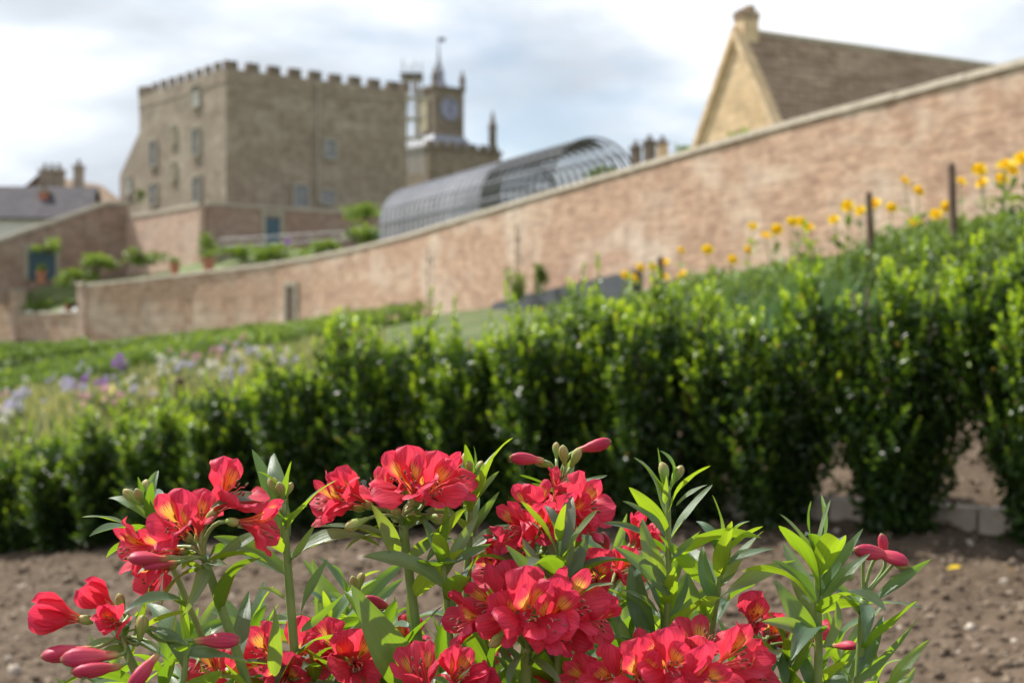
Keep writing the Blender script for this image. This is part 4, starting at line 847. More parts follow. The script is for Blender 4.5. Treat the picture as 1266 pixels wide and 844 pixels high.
for q in range(5):
    acc = [[], [], [], [], []]; tips = []; lump = Noise2(50+q); full = q >= 2
    nP = 11 if full else 9; plumes = []
    for k in range(nP):
        a = k*2.4+rng.normal(0, .2); rt = (.36 if full else .37)*math.sqrt((k+.5)/nP)*rng.uniform(.88, 1.08); Hi = rng.uniform(.70, 1.02)*(1-.10*(rt/.36)**2)
        o = np.array([math.cos(a), math.sin(a), 0]); plumes.append((o*rt*(.72 if full else .22), o*rt*(1.0 if full else 1.0)+np.array([0, 0, Hi]), o, rt))
    for p0, p1, o0, rt in plumes:
        for k in range(64):
            s_ = rng.random()**.75 if full else .10+.90*rng.random()**.7; ax_ = p0+(p1-p0)*s_+o0*rt*(.22 if not full else .1)*math.sin(math.pi*s_); aa = rng.random()*6.283; o = np.array([math.cos(aa), math.sin(aa), 0])
            rho = rng.uniform(.02, .092)*(1-.4*s_**3); bpt = ax_+o*rho; d = o*(.75-.4*s_)*rho/.06+o0*.15+np.array([0, 0, .65+.7*s_])+rng.normal(0, .16, 3)
            dn = d/np.linalg.norm(d)
            if rho > .06 and s_ > .3: tips.append((bpt, d, s_))
            s = shoot_arrays(bpt-dn*.06, d, rng.uniform(.07, .12), (.08+.86*s_**1.7)*rng.uniform(.6, 1.25))  # tint rises with height: sunlit tops and shaded foot put into leaf colour
            for A__, B__ in zip(acc, s): A__ += B__
        for k in range(3): tips.append((p1+rng.normal(0, .03, 3), np.array([0, 0, 1.])+rng.normal(0, .12, 3), 1.0))
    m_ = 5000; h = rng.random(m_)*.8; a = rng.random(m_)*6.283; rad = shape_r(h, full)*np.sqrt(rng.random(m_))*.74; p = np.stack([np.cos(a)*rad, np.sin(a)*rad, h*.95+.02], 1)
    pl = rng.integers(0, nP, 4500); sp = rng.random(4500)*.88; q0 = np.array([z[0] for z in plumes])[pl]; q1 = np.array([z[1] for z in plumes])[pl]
    p = np.concatenate([p, q0+(q1-q0)*sp[:, None]+rng.normal(0, .028, (4500, 3))]); p[:, 2] = np.maximum(p[:, 2], .02); m_ = len(p)     # older leaves crowded round each branch, tinted dark and added to shade the gaps
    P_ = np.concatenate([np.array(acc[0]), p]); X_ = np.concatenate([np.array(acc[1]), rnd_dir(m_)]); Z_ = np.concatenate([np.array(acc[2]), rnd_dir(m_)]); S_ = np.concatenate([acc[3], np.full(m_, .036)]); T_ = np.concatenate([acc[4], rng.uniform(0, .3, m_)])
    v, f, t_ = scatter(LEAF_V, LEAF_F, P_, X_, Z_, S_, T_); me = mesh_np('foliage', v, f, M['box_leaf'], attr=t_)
    mb = MB()
    for k in range(7):
        a = k*.9+rng.random(); e_ = Vector((math.cos(a)*.2, math.sin(a)*.2, rng.uniform(.6, .85))); s0 = Vector((math.cos(a)*.03, math.sin(a)*.03, -.05)); mb.tube([s0, s0+Vector((math.cos(a)*.04, math.sin(a)*.04, .28)), e_], [.014, .011, .004], 6)
    VAR.append((me, mb.mesh('stem', M['bark'], smooth_shade=True), tips))
hl = ['box shrub at the right end of the clipped row with clear gaps at its foot']
ORD = ['second', 'third', 'fourth', 'fifth', 'sixth', 'seventh', 'eighth', 'ninth', 'tenth', 'eleventh', 'twelfth', 'thirteenth', 'fourteenth', 'fifteenth', 'sixteenth']
for k in range(-1, 15):
    t_ = .04+.51*k; c = H0+HD*t_+Vector((random.uniform(-.03, .03), random.uniform(-.03, .03), 0)); g = gz(c.x, c.y)
    hgt = float(np.interp(t_, [-1, .2, 1.1, 2.5, 3.7, 4.8, 7.5], [1.16, 1.13, .95, 1.02, .96, .74, .76]))*random.uniform(.94, 1.05)
    lab = 'clipped box shrub standing at the very end of the kerb' if k < 0 else ('%s box shrub from the open kerb end, %s' % (ORD[k], 'kerb showing at its foot' if k <= 2 else 'merged into the hedge' if k <= 7 else 'lower, beside bare soil')); grp = 'clipped box shrubs in one row'
    r = thing('box_shrub', lab, 'shrub', (c.x, c.y, g), grp)
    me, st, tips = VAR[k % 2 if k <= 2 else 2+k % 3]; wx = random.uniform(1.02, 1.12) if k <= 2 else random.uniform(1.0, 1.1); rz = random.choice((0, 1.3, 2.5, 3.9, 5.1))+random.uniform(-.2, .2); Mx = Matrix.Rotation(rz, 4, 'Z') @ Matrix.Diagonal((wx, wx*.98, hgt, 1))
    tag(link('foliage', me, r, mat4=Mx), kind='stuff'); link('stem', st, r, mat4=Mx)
    pick = random.sample(range(len(tips)), min(46, len(tips)))
    for j in pick:
        b, d, h = tips[j]; b2 = Mx @ Vector(b); d2 = (Mx.to_3x3() @ Vector(d)).normalized(); d2 = (d2+Vector((0, 0, .6))).normalized()
        o = link('leafy_shoot', random.choice(SHP), r); o.matrix_basis = Matrix.Translation(b2-d2*.05) @ d2.to_track_quat('Z', 'Y').to_matrix().to_4x4() @ Matrix.Rotation(random.random()*6.28, 4, 'Z') @ Matrix.Scale(random.uniform(.75, 1.15), 4)
# kerb stones along the foot of the row
KN = Vector((.6, .8, 0)); kb = thing('bed_kerb', 'weathered pale stone kerb edging running behind the box shrubs', 'kerb', (H0.x, H0.y, gz(H0.x, H0.y)))
s = -1.6
while s < 4.2:
    ln = random.uniform(.55, .75); a, b = H0+HD*s+KN*.14, H0+HD*(s+ln-.012)+KN*.14; mb = MB(); lo = []; hi = []
    for p, sg in ((a, -1), (b, -1), (b, 1), (a, 1)):
        q = p+KN*sg*.075; lo.append(Vector((q.x, q.y, gz(q.x, q.y)-.06))); hi.append(Vector((q.x, q.y, gz(p.x, p.y)+.065+random.uniform(-.004, .004)))-KN*sg*.008)
    mb.hexa(lo, hi); mb.build('kerb_stone', M['kerb'], kb); s += ln

# ------------------------------------------------------------------ clods and stones on the soil
ico_v = []; ph = (1+5**.5)/2
for a in (-1, 1):
    for b in (-ph, ph): ico_v += [(0, a, b), (a, b, 0), (b, 0, a)]
ico_v = np.array(ico_v)/math.hypot(1, ph)
from itertools import combinations
ed = 2/math.hypot(1, ph)*1.02; ico_f = [t for t in combinations(range(12), 3) if all(np.linalg.norm(ico_v[i]-ico_v[j]) < ed for i, j in combinations(t, 2))]
ico_f = np.array([t if np.dot(np.cross(ico_v[t[1]]-ico_v[t[0]], ico_v[t[2]]-ico_v[t[0]]), ico_v[t[0]]) > 0 else (t[0], t[2], t[1]) for t in ico_f])
# one subdivision for rounder lumps
def subdiv(v, f):
    v = list(map(tuple, v)); mid_ = {}; nf = []
    def m(i, j):
        kk = (min(i, j), max(i, j))
        if kk not in mid_: p = np.array(v[i])+np.array(v[j]); p /= np.linalg.norm(p); mid_[kk] = len(v); v.append(tuple(p))
        return mid_[kk]
    for a, b, c in f:
        x, y, z = m(a, b), m(b, c), m(c, a); nf += [(a, x, z), (x, b, y), (z, y, c), (x, y, z)]
    return np.array(v), np.array(nf)
ico2_v, ico2_f = subdiv(ico_v, ico_f)
AV, AF, AT, off = [], [], [], 0
for q in range(8):
    n = 2600; tv = ico2_v*(1+rng.uniform(-.38, .3, (len(ico2_v), 1)))*np.array([1, rng.uniform(.7, 1), rng.uniform(.55, .85)])
    y = rng.uniform(2.6, 9.5, n)**1.0; x = rng.uniform(-.42, .42, n)*y; dist = (x-H0.x)*.6+(y-H0.y)*.8; kp = dist < .6; x, y = x[kp], y[kp]; n = len(x)
    s = .004+.015*rng.random(n)**3.2; s *= np.where(rng.random(n) < .02, 1.7, 1); z = GZ(x, y)+rough(x, y)+s*.15
    v, f, t_ = scatter(tv, ico2_f, np.stack([x, y, z], 1), rnd_dir(n)*np.array([1, 1, .3]), np.array([0, 0, 1.])+rng.normal(0, .25, (n, 3)), s, np.where(rng.random(n) < .025, rng.uniform(.9, 1, n), rng.uniform(.0, .62, n)))
    AV.append(v); AF.append(f+off); AT.append(t_); off += len(v)
tag(link('soil_clods', mesh_np('soil_clods', np.concatenate(AV), np.concatenate(AF), M['clod'], attr=np.concatenate(AT), smooth_shade=False)), 'crumbly clods and small stones scattered over the bare soil', 'soil', kind='stuff')
# fallen leaves on the soil, a small weed and a windfall fruit
for i, (px, Y, lab) in enumerate(((1170, 4.7, 'dry yellow leaf lying on shaded soil by the kerb'), (1258, 4.55, 'brown fallen leaf on shaded soil at the end shrub'))):
    x, y = gp(px, Y); o = link('fallen_leaf', mesh_np('fallen_leaf', np.array(LEAF_V)*.05, np.array(LEAF_F), M['yellow' if i == 0 else 'box_leaf'], attr=np.full(8, .3 if i == 0 else 1.0)), None, (x, y, gz(x, y)+.03)); o.rotation_euler = (.3, -.2, i*2.); tag(o, lab, 'leaf')

# ================================================================== alstroemeria
def petal_mesh(name, Lp, wmax, phis, cup, mat, rec=0., shape='broad', wav=.0, seed=0):
    """tepal in the plane x = outwards, z = flower axis; grid nu x nv, UV (across, along)"""
    rg = np.random.default_rng(seed); nu, nv = 18, 10; V_, UV_ = [], []; r, z = .0025, 0.; pr_ = 0
    ts = np.linspace(0, 1, nu+1); ph = np.interp(ts, [0, .3, .6, .85, 1], [R(a) for a in phis])
    o1, o2 = rg.random(2)*6.28
    for i, t in enumerate(ts):
        if i: r += math.sin(ph[i])*Lp/nu; z += math.cos(ph[i])*Lp/nu
        if shape == 'broad': wd = wmax*(.10+.16*t+.80*float(smooth(.18, .66, t)))*math.sqrt(max(0., 1-max(0, (t-.66)/.34)**3.2))
        else: wd = wmax*(.16+.20*t+.68*float(smooth(.28, .72, t)))*math.sqrt(max(0., 1-max(0, (t-.70)/.30)**2.3))
        wd = max(wd, .0005)
        nrm_ = (math.cos(ph[i]), -math.sin(ph[i]))        # outward normal in (r, z)
        for j in range(nv+1):
            s = (j/nv-.5)*2; y = s*wd/2
            lift = -cup*(s*s)*wd*.5 + wav*wd*math.sin(s*4+o1+t*6)*(t**2)*abs(s) + wav*.7*wd*math.sin(t*17+o2+s*2)*(abs(s)**2)*t + .05*wd*math.exp(-(s/.22)**2)*t*(1-t)*4
            V_.append((r+nrm_[0]*lift*-1*(-1), y*(1-.1*cup), z+nrm_[1]*lift)); UV_.append((j/nv, t))
    f = []
    for i in range(nu):
        for j in range(nv): a = i*(nv+1)+j; f.append((a, a+1, a+nv+2, a+nv+1))
    return mesh_np(name, np.array(V_), np.array(f), mat, uv=UV_)
PET = []
for q in range(6):      # flower variants, fully open to half open
    op = [.92, .78, 1.02, .56, .86, .96][q]
    outer = [petal_mesh('tepal', [.056, .053, .055][k], [.031, .027, .029][k], [8*op, 20*op, 40*op, 55*op, 70*op], -.30, M['petal'], wav=.17, seed=q*10+k) for k in range(3)]
    upper = [petal_mesh('tepal', .056, .0195, [9*op, 18*op, 32*op, 46*op, 64*op], -.30, M['petal_spot'], shape='spat', wav=.13, seed=q*10+5+k) for k in range(2)]
    lower = petal_mesh('tepal', .053, .019, [10*op, 24*op, 40*op, 50*op, 70*op], -.30, M['petal'], shape='spat', wav=.13, seed=q*10+8)
    PET.append((outer, upper, lower))
closed = [petal_mesh('tepal', .05, .022, [20, 12, 3, -3, 10], -.8, M['petal'], wav=.06, seed=90+k) for k in range(3)]
def core_mesh(seed):
    rg = np.random.default_rng(seed); mb = MB(); pr_ = [(.0025, -.012), (.0046, -.008), (.005, -.003), (.0036, .003)]
    mb.tube([(0, 0, z) for r, z in pr_], [r for r, z in pr_], 8); me1 = mb
    return mb.mesh('flower', M['bud_green'], smooth_shade=True)
def stamen_mesh(seed):
    rg = np.random.default_rng(seed); mb = MB()
    for k in range(6):
        a = k*1.047+rg.uniform(-.2, .2); e = Vector((math.cos(a)*.006, math.sin(a)*.006-.004, .037+rg.uniform(-.005, .006)))
        mb.tube([(0, 0, 0), (math.cos(a)*.0035, math.sin(a)*.0035, .018), e, e+Vector((0, -.003, .003))], [.0007, .0007, .0006, .0006], 5)
    return mb.mesh('stamens', M['stamen'], smooth_shade=True)
def anther_mesh(seed):
    rg = np.random.default_rng(seed); mb = MB()
    for k in range(6):
        a = k*1.047; e = Vector((math.cos(a)*.006, math.sin(a)*.006-.006, .038+rg.uniform(-.005, .007))); mb.tube([e-Vector((0, 0, .0025)), e, e+Vector((0, 0, .0025))], [.0006, .0012, .0006], 6)
    return mb.mesh('anthers', M['anther'], smooth_shade=True)
CORE = core_mesh(1); STAM = [stamen_mesh(3), stamen_mesh(4)]; ANTH = [anther_mesh(3), anther_mesh(4)]
def bud_mesh(name, Lb, rb, mat):
    mb = MB(); prof = [(.0, .12), (.06, .38), (.16, .48), (.26, .52), (.42, .82), (.62, 1.0), (.8, .92), (.92, .62), (1.0, .16)]
    n = 12; i0 = 0
    mb.tube([(0, 0, t*Lb) for t, r in prof], [r*rb for t, r in prof], n)
    for i in range(len(prof)):
        for k in range(n):
            p = mb.v[i*n+k]; a = 2*math.pi*k/n; s = 1+.17*math.cos(3*a+prof[i][0]*2.0); mb.v[i*n+k] = Vector((p.x*s, p.y*s, p.z))
    return mb.mesh(name, mat, smooth_shade=True)
BUD = {'red': bud_mesh('bud', .042, .0070, M['bud_red']), 'green': bud_mesh('bud', .024, .0050, M['bud_green'])}
def aleaf_mesh(seed, Lw, droop, twist, fold):
    rg = np.random.default_rng(seed); nu, nv = 14, 6; V_, UV_ = [], []; x = z = 0.; sway = rg.uniform(-.18, .18)
    for i in range(nu+1):
        t = i/nu; ang = R(18)-droop*t**1.3
        if i: x += math.cos(ang)/nu; z += math.sin(ang)/nu
        wd = Lw*(.12+.95*math.sin(math.pi*min(1, t**.78*1.0))**.9) if t < 1 else .006
        wd = max(wd*(1-.15*t), .006); tw = twist*(t-.25); ct, st = math.cos(tw), math.sin(tw); yo = sway*t*t*.6
        for j in range(nv+1):
            s = (j/nv-.5)*2; y = s*wd/2; zz = fold*abs(s)**1.2*wd*.5+.05*wd*math.sin(t*11+s*2+seed)
            V_.append((x-math.sin(ang)*zz*ct, y*ct-zz*st+yo, z+y*st+zz*ct*math.cos(ang))); UV_.append((j/nv, t))
    f = [(i*(nv+1)+j, i*(nv+1)+j+1, (i+1)*(nv+1)+j+1, (i+1)*(nv+1)+j) for i in range(nu) for j in range(nv)]
    return mesh_np('leaf', np.array(V_), np.array(f), M['aleaf'], uv=UV_)
ALEAF = [aleaf_mesh(q, [.21, .245, .18, .26, .20, .23, .17, .25][q], [.5, .9, .25, 1.2, .7, -.1, .4, 1.5][q], [.2, -.7, 1.1, .4, -1.5, .2, 2.0, -.3][q], [.35, .5, .25, .45, .3, .6, .3, .4][q]) for q in range(8)]
def put_leaf(parent, pos, d, length, up=None, which=None):
    d = Vector(d).normalized(); up = up or Vector((random.gauss(0, .35), random.gauss(0, .35), 1))
    fr = frame(d, up).to_4x4(); o = link('leaf', ALEAF[which if which is not None else random.randrange(8)], parent)
    o.matrix_basis = Matrix.Translation(pos-wl(parent)) @ fr @ Matrix.Scale(length, 4); return o
FS = .71
def put_flower(parent, pos, face, size=1.0, var=0, upv=None):
    """face: direction the bloom opens to; the streaked tepals sit on its upper side"""
    size *= random.uniform(.92, 1.08)
    if var != 'closed': var = var if random.random() < .5 else random.choice((0, 1, 2, 4, 5))
    z = (Vector(face).normalized()+Vector((random.gauss(0, .1), random.gauss(0, .1), random.gauss(0, .1)))).normalized(); up = Vector(upv or (random.gauss(0, .12), random.gauss(0, .12), 1)); y = up-z*up.dot(z)
    if y.length < .05: y = Vector((0, 1, .3))-z*z.dot(Vector((0, 1, .3)))
    y.normalize(); x = y.cross(z); m3 = Matrix((x, y, z)).transposed().to_4x4()
    fl = link('flower', CORE, parent); fl.matrix_basis = Matrix.Translation(pos-wl(parent)) @ m3 @ Matrix.Scale(size, 4)
    if var == 'closed':
        for k in range(3):
            for lay in (0, 1): o = link('tepal', closed[k], fl); o.matrix_basis = Matrix.Rotation(R(120*k+60*lay), 4, 'Z') @ Matrix.Scale(1-.1*lay, 4)
        return fl
    ou, up_, lo = PET[var]
    for k, a in enumerate((90, 208, 332)): o = link('tepal', ou[k], fl); o.matrix_basis = Matrix.Rotation(R(a+random.gauss(0, 9)), 4, 'Z') @ Matrix.Rotation(R(random.gauss(0, 8)), 4, 'Y')
    for k, a in enumerate((48, 132)): o = link('tepal', up_[k], fl); o.matrix_basis = Matrix.Rotation(R(a+random.gauss(0, 4)), 4, 'Z') @ Matrix.Rotation(R(random.gauss(-3, 6)), 4, 'Y')
    o = link('tepal', lo, fl); o.matrix_basis = Matrix.Rotation(R(270+random.gauss(0, 9)), 4, 'Z')
    q = random.randrange(2); s = link('stamens', STAM[q], fl); link('anthers', ANTH[q], fl)
    return fl
def put_bud(parent, pos, d, kind='red', size=1.0):
    o = link('bud', BUD[kind], parent); o.matrix_basis = Matrix.Translation(pos-wl(parent)) @ Vector(d).normalized().to_track_quat('Z', 'Y').to_matrix().to_4x4() @ Matrix.Rotation(random.random()*6, 4, 'Z') @ Matrix.Scale(size, 4); return o
def bez(a, b, c, d, n=14):
    return [a*(1-t)**3+b*3*t*(1-t)**2+c*3*t*t*(1-t)+d*t**3 for t in np.linspace(0, 1, n)]
CLUMP = Vector((-.02, 1.16, 0))
def stem(label, head, low, flowers=(), buds=(), nleaf=7, leaflen=.075, whorl=5, thick=.0036, group=None, extra=(), whorl_len=.05, gap=.034, cat='flower', whorl_up=.0):
    """head, low = (px, py, Y): umbel node and a lower point on the stem; flowers = (px, py, dY, facing, size, variant)"""
    H = at(*head); Lw = at(*low); d0 = (H-Lw)
    root = Vector((Lw.x*.75+CLUMP.x*.25-d0.x*.6, Lw.y*.6+CLUMP.y*.4, 0)); root.z = gz(root.x, root.y)
    r = thing('alstroemeria_plant', label, cat, root, group); mb = MB(); g = root-Vector((0, 0, .03)); span = (Lw-g).length
    main = bez(g, g+Vector((0, 0, span*.45)), Lw-d0.normalized()*span*.3, Lw, 12)+bez(Lw, Lw.lerp(H, .33), Lw.lerp(H, .7), H, 10)[1:]
    rad = [thick*(1.15-.3*i/(len(main)-1)) for i in range(len(main))]; mb.tube(main, rad, 9)
    for px, py, dY, face, size, var in flowers:
        size *= FS; fz = Vector(face).normalized(); c = at(px, py, H.y+dY); depth = .026*size if var != 'closed' else .024*size; b = c-fz*depth
        p2 = b-fz*.012*size; mid_ = H.lerp(p2, .5)+Vector((0, 0, .004)); mb.tube(bez(H-d0.normalized()*.002, H+d0.normalized()*.015, p2-fz*.012, p2, 8), .0016, 7); put_flower(r, b, fz, size, var)
    for px, py, dY, d, kind, size in buds:
        size *= .84; dv = Vector(d).normalized(); c = at(px, py, H.y+dY); ln = (.042 if kind == 'red' else .026)*size; b = c-dv*ln*.5; mb.tube(bez(H-d0.normalized()*.002, H+d0.normalized()*.008, b-dv*.01, b+dv*.001, 7), .0013, 6); put_bud(r, b, dv, kind, size)
    mb.build('stem', M['astem'], r, True)
    # whorl of leaves right under the umbel
    a0 = random.random()*6.28; ax_ = d0.normalized(); t1 = ax_.orthogonal().normalized(); t2 = ax_.cross(t1)
    for k in range(whorl):
        a = a0+k*6.283/whorl+random.gauss(0, .25); o = t1*math.cos(a)+t2*math.sin(a); put_leaf(r, H-ax_*random.uniform(.001, .006), o+ax_*random.uniform(whorl_up-.35, whorl_up+.3), whorl_len*.9*random.uniform(.7, 1.2))
    tot = 0; a = random.random()*6.28; pos = H-ax_*.018; k = 0; chain_ = list(reversed(main)); segi = 0; want = .018
    acc_ = 0
    for i in range(len(chain_)-1):
        p, q = chain_[i], chain_[i+1]; sl = (q-p).length
        while k < nleaf and want <= acc_+sl:
            pt = p.lerp(q, (want-acc_)/sl); a += 2.4+random.gauss(0, .3); tg = (p-q).normalized(); t1 = tg.orthogonal().normalized(); t2 = tg.cross(t1); o = t1*math.cos(a)+t2*math.sin(a)
            put_leaf(r, pt, o+tg*random.uniform(.25, 1.1), leaflen*.85*random.uniform(.7, 1.2)); k += 1; want += gap*random.uniform(.6, 1.3)
        acc_ += sl
    for (px, py, dY, ex, ey, edY, ln_, *rest) in extra:      # single leaves traced one by one: base and tip
        a1, b1_ = at(px, py, H.y+dY), at(ex, ey, H.y+dY+edY); up = Vector(rest[0]) if rest else None
        put_leaf(r, a1, b1_-a1, (b1_-a1).length*1.04, up, rest[1] if len(rest) > 1 else None)
    return r
def shoot(label, tip, low, n=9, ln=.06, tight=1.0, group=None, buds=0, extra=(), thick=.0030):
    """leafy shoot without open flowers: leaves crowd at the tip"""
    H = at(*tip); Lw = at(*low); d0 = (H-Lw).normalized(); root = Vector((Lw.x*.75+CLUMP.x*.25-d0.x*.1, Lw.y*.6+CLUMP.y*.4, 0)); root.z = gz(root.x, root.y)
    r = thing('alstroemeria_shoot', label, 'plant', root, group); mb = MB(); g = root-Vector((0, 0, .03)); span = (Lw-g).length
    main = bez(g, g+Vector((0, 0, span*.45)), Lw-d0*span*.3, Lw, 12)+bez(Lw, Lw.lerp(H, .33), Lw.lerp(H, .7), H, 8)[1:]
    mb.tube(main, [thick*(1.2-.65*i/(len(main)-1)) for i in range(len(main))], 8)
    a = random.random()*6.28; t1 = d0.orthogonal().normalized(); t2 = d0.cross(t1); vis = (H-Lw).length
    for k in range(n):
        q = k/n; pos = H-d0*(vis*.95*q**1.25); a += 2.4+random.gauss(0, .25); o = t1*math.cos(a)+t2*math.sin(a); el = (1.35-.95*q**.6)*tight
        put_leaf(r, pos, o*math.cos(el)+d0*math.sin(el), ln*(.55+.6*min(1, q*2.2))*random.uniform(.85, 1.2))
    for k in range(buds):
        aa = k*2.1+a; dv = (d0+(t1*math.cos(aa)+t2*math.sin(aa))*.55).normalized(); b = H+dv*.004; mb.tube([H-d0*.004, b], .0012, 6); put_bud(r, b, dv, 'green', random.uniform(.5, .8))
    for (px, py, dY, ex, ey, edY, *rest) in extra:
        a1, b1_ = at(px, py, H.y+dY), at(ex, ey, H.y+dY+edY); put_leaf(r, a1, b1_-a1, (b1_-a1).length*1.04, Vector(rest[0]) if rest else None, rest[1] if len(rest) > 1 else None)
    mb.build('stem', M['astem'], r, True); return r

# facing shorthands (camera looks along +Y)
FR, FL_, FRr, UPF = (0, -1, .35), (-.75, -.6, .3), (.7, -.6, .35), (0, -.45, .9)
# 1 left umbel
stem('alstroemeria stem with a loose umbel of five open red flowers, leaning left over bare soil', (254, 694, 1.0), (300, 826, 1.02),
     [(216, 650, -.02, (-.25, -.85, .5), 1.0, 0), (166, 676, .01, (-.9, -.35, .05), .95, 1), (280, 612, .0, (.55, -.45, .7), 1.0, 0), (322, 648, -.015, (.95, -.2, -.05), .95, 3), (190, 712, .02, (-.5, -.75, -.25), .85, 1), (198, 682, .0, (-.6, -.7, .1), .95, 2), (245, 640, .02, (.1, -.5, .8), .9, 1)],
     [(184, 690, -.035, (-.95, -.3, .05), 'red', .8), (198, 697, -.03, (-.9, -.4, -.05), 'red', .7)], nleaf=5, whorl=6, leaflen=.08,
     extra=[(250, 705, 0, 180, 690, -.04, 0, (.1, -.3, 1), 3), (232, 752, -.01, 168, 738, -.05, 0, (0, -.6, .8), 3), (262, 700, .0, 335, 660, .03, 0, (.3, -.2, 1), 0)])
# 2 buds and leaves behind the left umbel
shoot('short green shoot with tight green buds behind the left red umbel', (180, 628, 1.07), (222, 720, 1.08), 9, .05, .95, buds=3, extra=[(160, 650, 0, 102, 643, -.01, (0, -.2, 1), 0), (190, 640, 0, 220, 610, 0, (0, -.2, 1), 2)])
# 3 shoot right of left umbel
shoot('leafy green shoot with green buds right of the left red umbel', (350, 622, 1.03), (358, 730, 1.04), 9, .058, .9, buds=4, thick=.0042,
      extra=[(350, 650, 0, 380, 630, -.02, (0, -.2, 1), 0), (362, 690, 0, 386, 640, .0, (.5, -.6, .5), 2), (372, 760, 0, 412, 696, 0, (-.7, -.5, .3), 6), (352, 740, 0, 316, 728, -.02, (0, -.6, .6), 0), (372, 780, .0, 416, 728, .02, (.8, -.5, .2), 2), (340, 835, -.02, 330, 742, -.02, (.3, -1, .1), 2)])
# 4 lower left cluster of buds
stem('alstroemeria stem with half open dark red flowers and pink striped buds at the soil edge', (150, 790, .98), (200, 900, 1.0),
     [(70, 764, .0, (-1, -.25, .08), .95, 'closed'), (118, 742, .01, (-.85, -.2, .4), .8, 'closed'), (138, 768, -.01, (-.2, -.9, .35), .75, 3)],
     [(84, 806, -.02, (-1, -.25, -.12), 'red', 1.0), (112, 812, -.03, (-1, -.3, -.02), 'red', 1.1), (120, 826, -.035, (-1, -.3, -.06), 'red', .95), (178, 828, -.04, (-.5, -.6, -.6), 'red', .85), (150, 745, .02, (-.2, -.2, 1), 'green', .8), (175, 775, -.02, (.2, -.3, 1), 'green', 1.0)], nleaf=6, whorl=6, whorl_len=.05)
stem('single drooping pink bud on a thin stalk beside the dark red cluster', (232, 800, .97), (222, 880, .98), [], [(268, 791, 0, (1, -.1, .03), 'red', .95), (180, 775, .02, (-.6, -.1, .8), 'green', .7)], nleaf=4, whorl=4, leaflen=.07, thick=.0024)
# 5 centre-left umbel
stem('alstroemeria stem with two big open red flowers above broad leaves, tallest of the middle', (498, 648, 1.05), (516, 790, 1.06),
     [(428, 612, .0, (-.75, -.55, .4), 1.0, 0), (514, 598, -.03, (.08, -.78, .62), 1.05, 0), (556, 596, .015, (.85, -.3, .45), .9, 0), (470, 605, .03, (-.35, -.3, .9), .9, 1), (535, 585, .035, (.3, .1, .95), .9, 1), (490, 590, .01, (-.3, -.7, .6), .95, 0), (540, 605, -.02, (.5, -.75, .4), .95, 4), (412, 625, .01, (-.9, -.4, .1), .9, 2)],
     [(440, 648, -.02, (-.8, -.4, -.35), 'green', 1.0), (490, 632, -.03, (-.1, -.9, .3), 'green', .8), (540, 640, -.02, (.7, -.5, -.1), 'green', 1.0)], nleaf=7, whorl=5, leaflen=.085, thick=.004,
     extra=[(492, 672, 0, 394, 658, -.03, 0, (0, -.35, 1), 0), (490, 685, -.01, 462, 634, -.03, 0, (.2, -1, .3), 3), (505, 690, -.01, 560, 630, -.02, 0, (.5, -.6, .5), 6), (515, 700, 0, 556, 738, -.06, 0, (.2, -.5, .8), 5)])
# 6 shoot right of centre-left umbel
shoot('upright leafy shoot with a tiny mauve bud, right of the two big middle flowers', (583, 592, 1.09), (578, 705, 1.09), 8, .055, .95, buds=3, thick=.004,
      extra=[(574, 625, 0, 600, 572, -.01, (.3, -.8, .4), 0), (578, 630, 0, 622, 588, 0, (0, -.4, .8), 2), (582, 665, 0, 622, 612, 0, (-.5, -.6, .5), 6), (560, 665, -.02, 526, 690, -.02, (0, -.4, 1), 1)])
shoot('low leafy shoot in front of the upright middle stem', (546, 672, 1.02), (556, 780, 1.03), 8, .055, .85, extra=[(556, 700, 0, 612, 678, -.02, (.2, -.7, .7), 6), (548, 690, 0, 520, 640, .0, (0, -.8, .5), 3)])
# 7 budding umbel at top
stem('thin stem topped by slim pink buds, highest of the clump', (690, 606, 1.12), (684, 690, 1.13), [],
     [(652, 567, -.01, (-1, -.1, .12), 'red', .8), (733, 551, .0, (.95, -.1, .28), 'red', .85), (697, 562, -.01, (-.1, -.3, .95), 'green', .9), (712, 565, .0, (.4, -.2, .8), 'green', .9), (670, 572, .0, (-.8, -.2, .4), 'green', .8), (688, 556, .02, (0, 0, 1), 'green', .7)], nleaf=3, whorl=6, whorl_len=.045, leaflen=.05, thick=.0026)
# 8 centre umbel
stem('alstroemeria stem with a dense umbel of red flowers below the slim pink buds', (672, 680, 1.08), (655, 800, 1.1),
     [(662, 622, .0, (-.1, -.8, .6), .92, 0), (722, 630, -.01, (.72, -.5, .45), .98, 0), (642, 652, -.02, (-.8, -.55, .25), .95, 2), (672, 650, -.03, (.05, -.95, .3), .9, 1), (625, 690, .01, (-.85, -.4, -.1), .95, 1), (690, 600, .03, (.25, -.1, .95), .85, 3), (700, 640, -.02, (.4, -.85, .35), .95, 4), (640, 675, -.01, (-.5, -.85, .1), .9, 5), (612, 705, .01, (-.8, -.5, .1), .9, 2)],
     [(738, 664, -.03, (.3, -.8, -.2), 'red', .6)], nleaf=5, whorl=6)
shoot('bright green leafy shoot standing in front of the dense centre umbel', (692, 668, 1.03), (690, 790, 1.04), 11, .062, .95, extra=[(680, 735, 0, 626, 672, -.01, (-.2, -.8, .5), 0), (686, 745, 0, 650, 665, .01, (-.3, -.8, .5), 0), (690, 730, 0, 700, 648, .0, (.5, -.8, .2), 2), (694, 735, 0, 728, 660, .01, (.3, -.7, .5), 0), (690, 750, -.01, 630, 688, -.02, (0, -.5, .8), 2)])
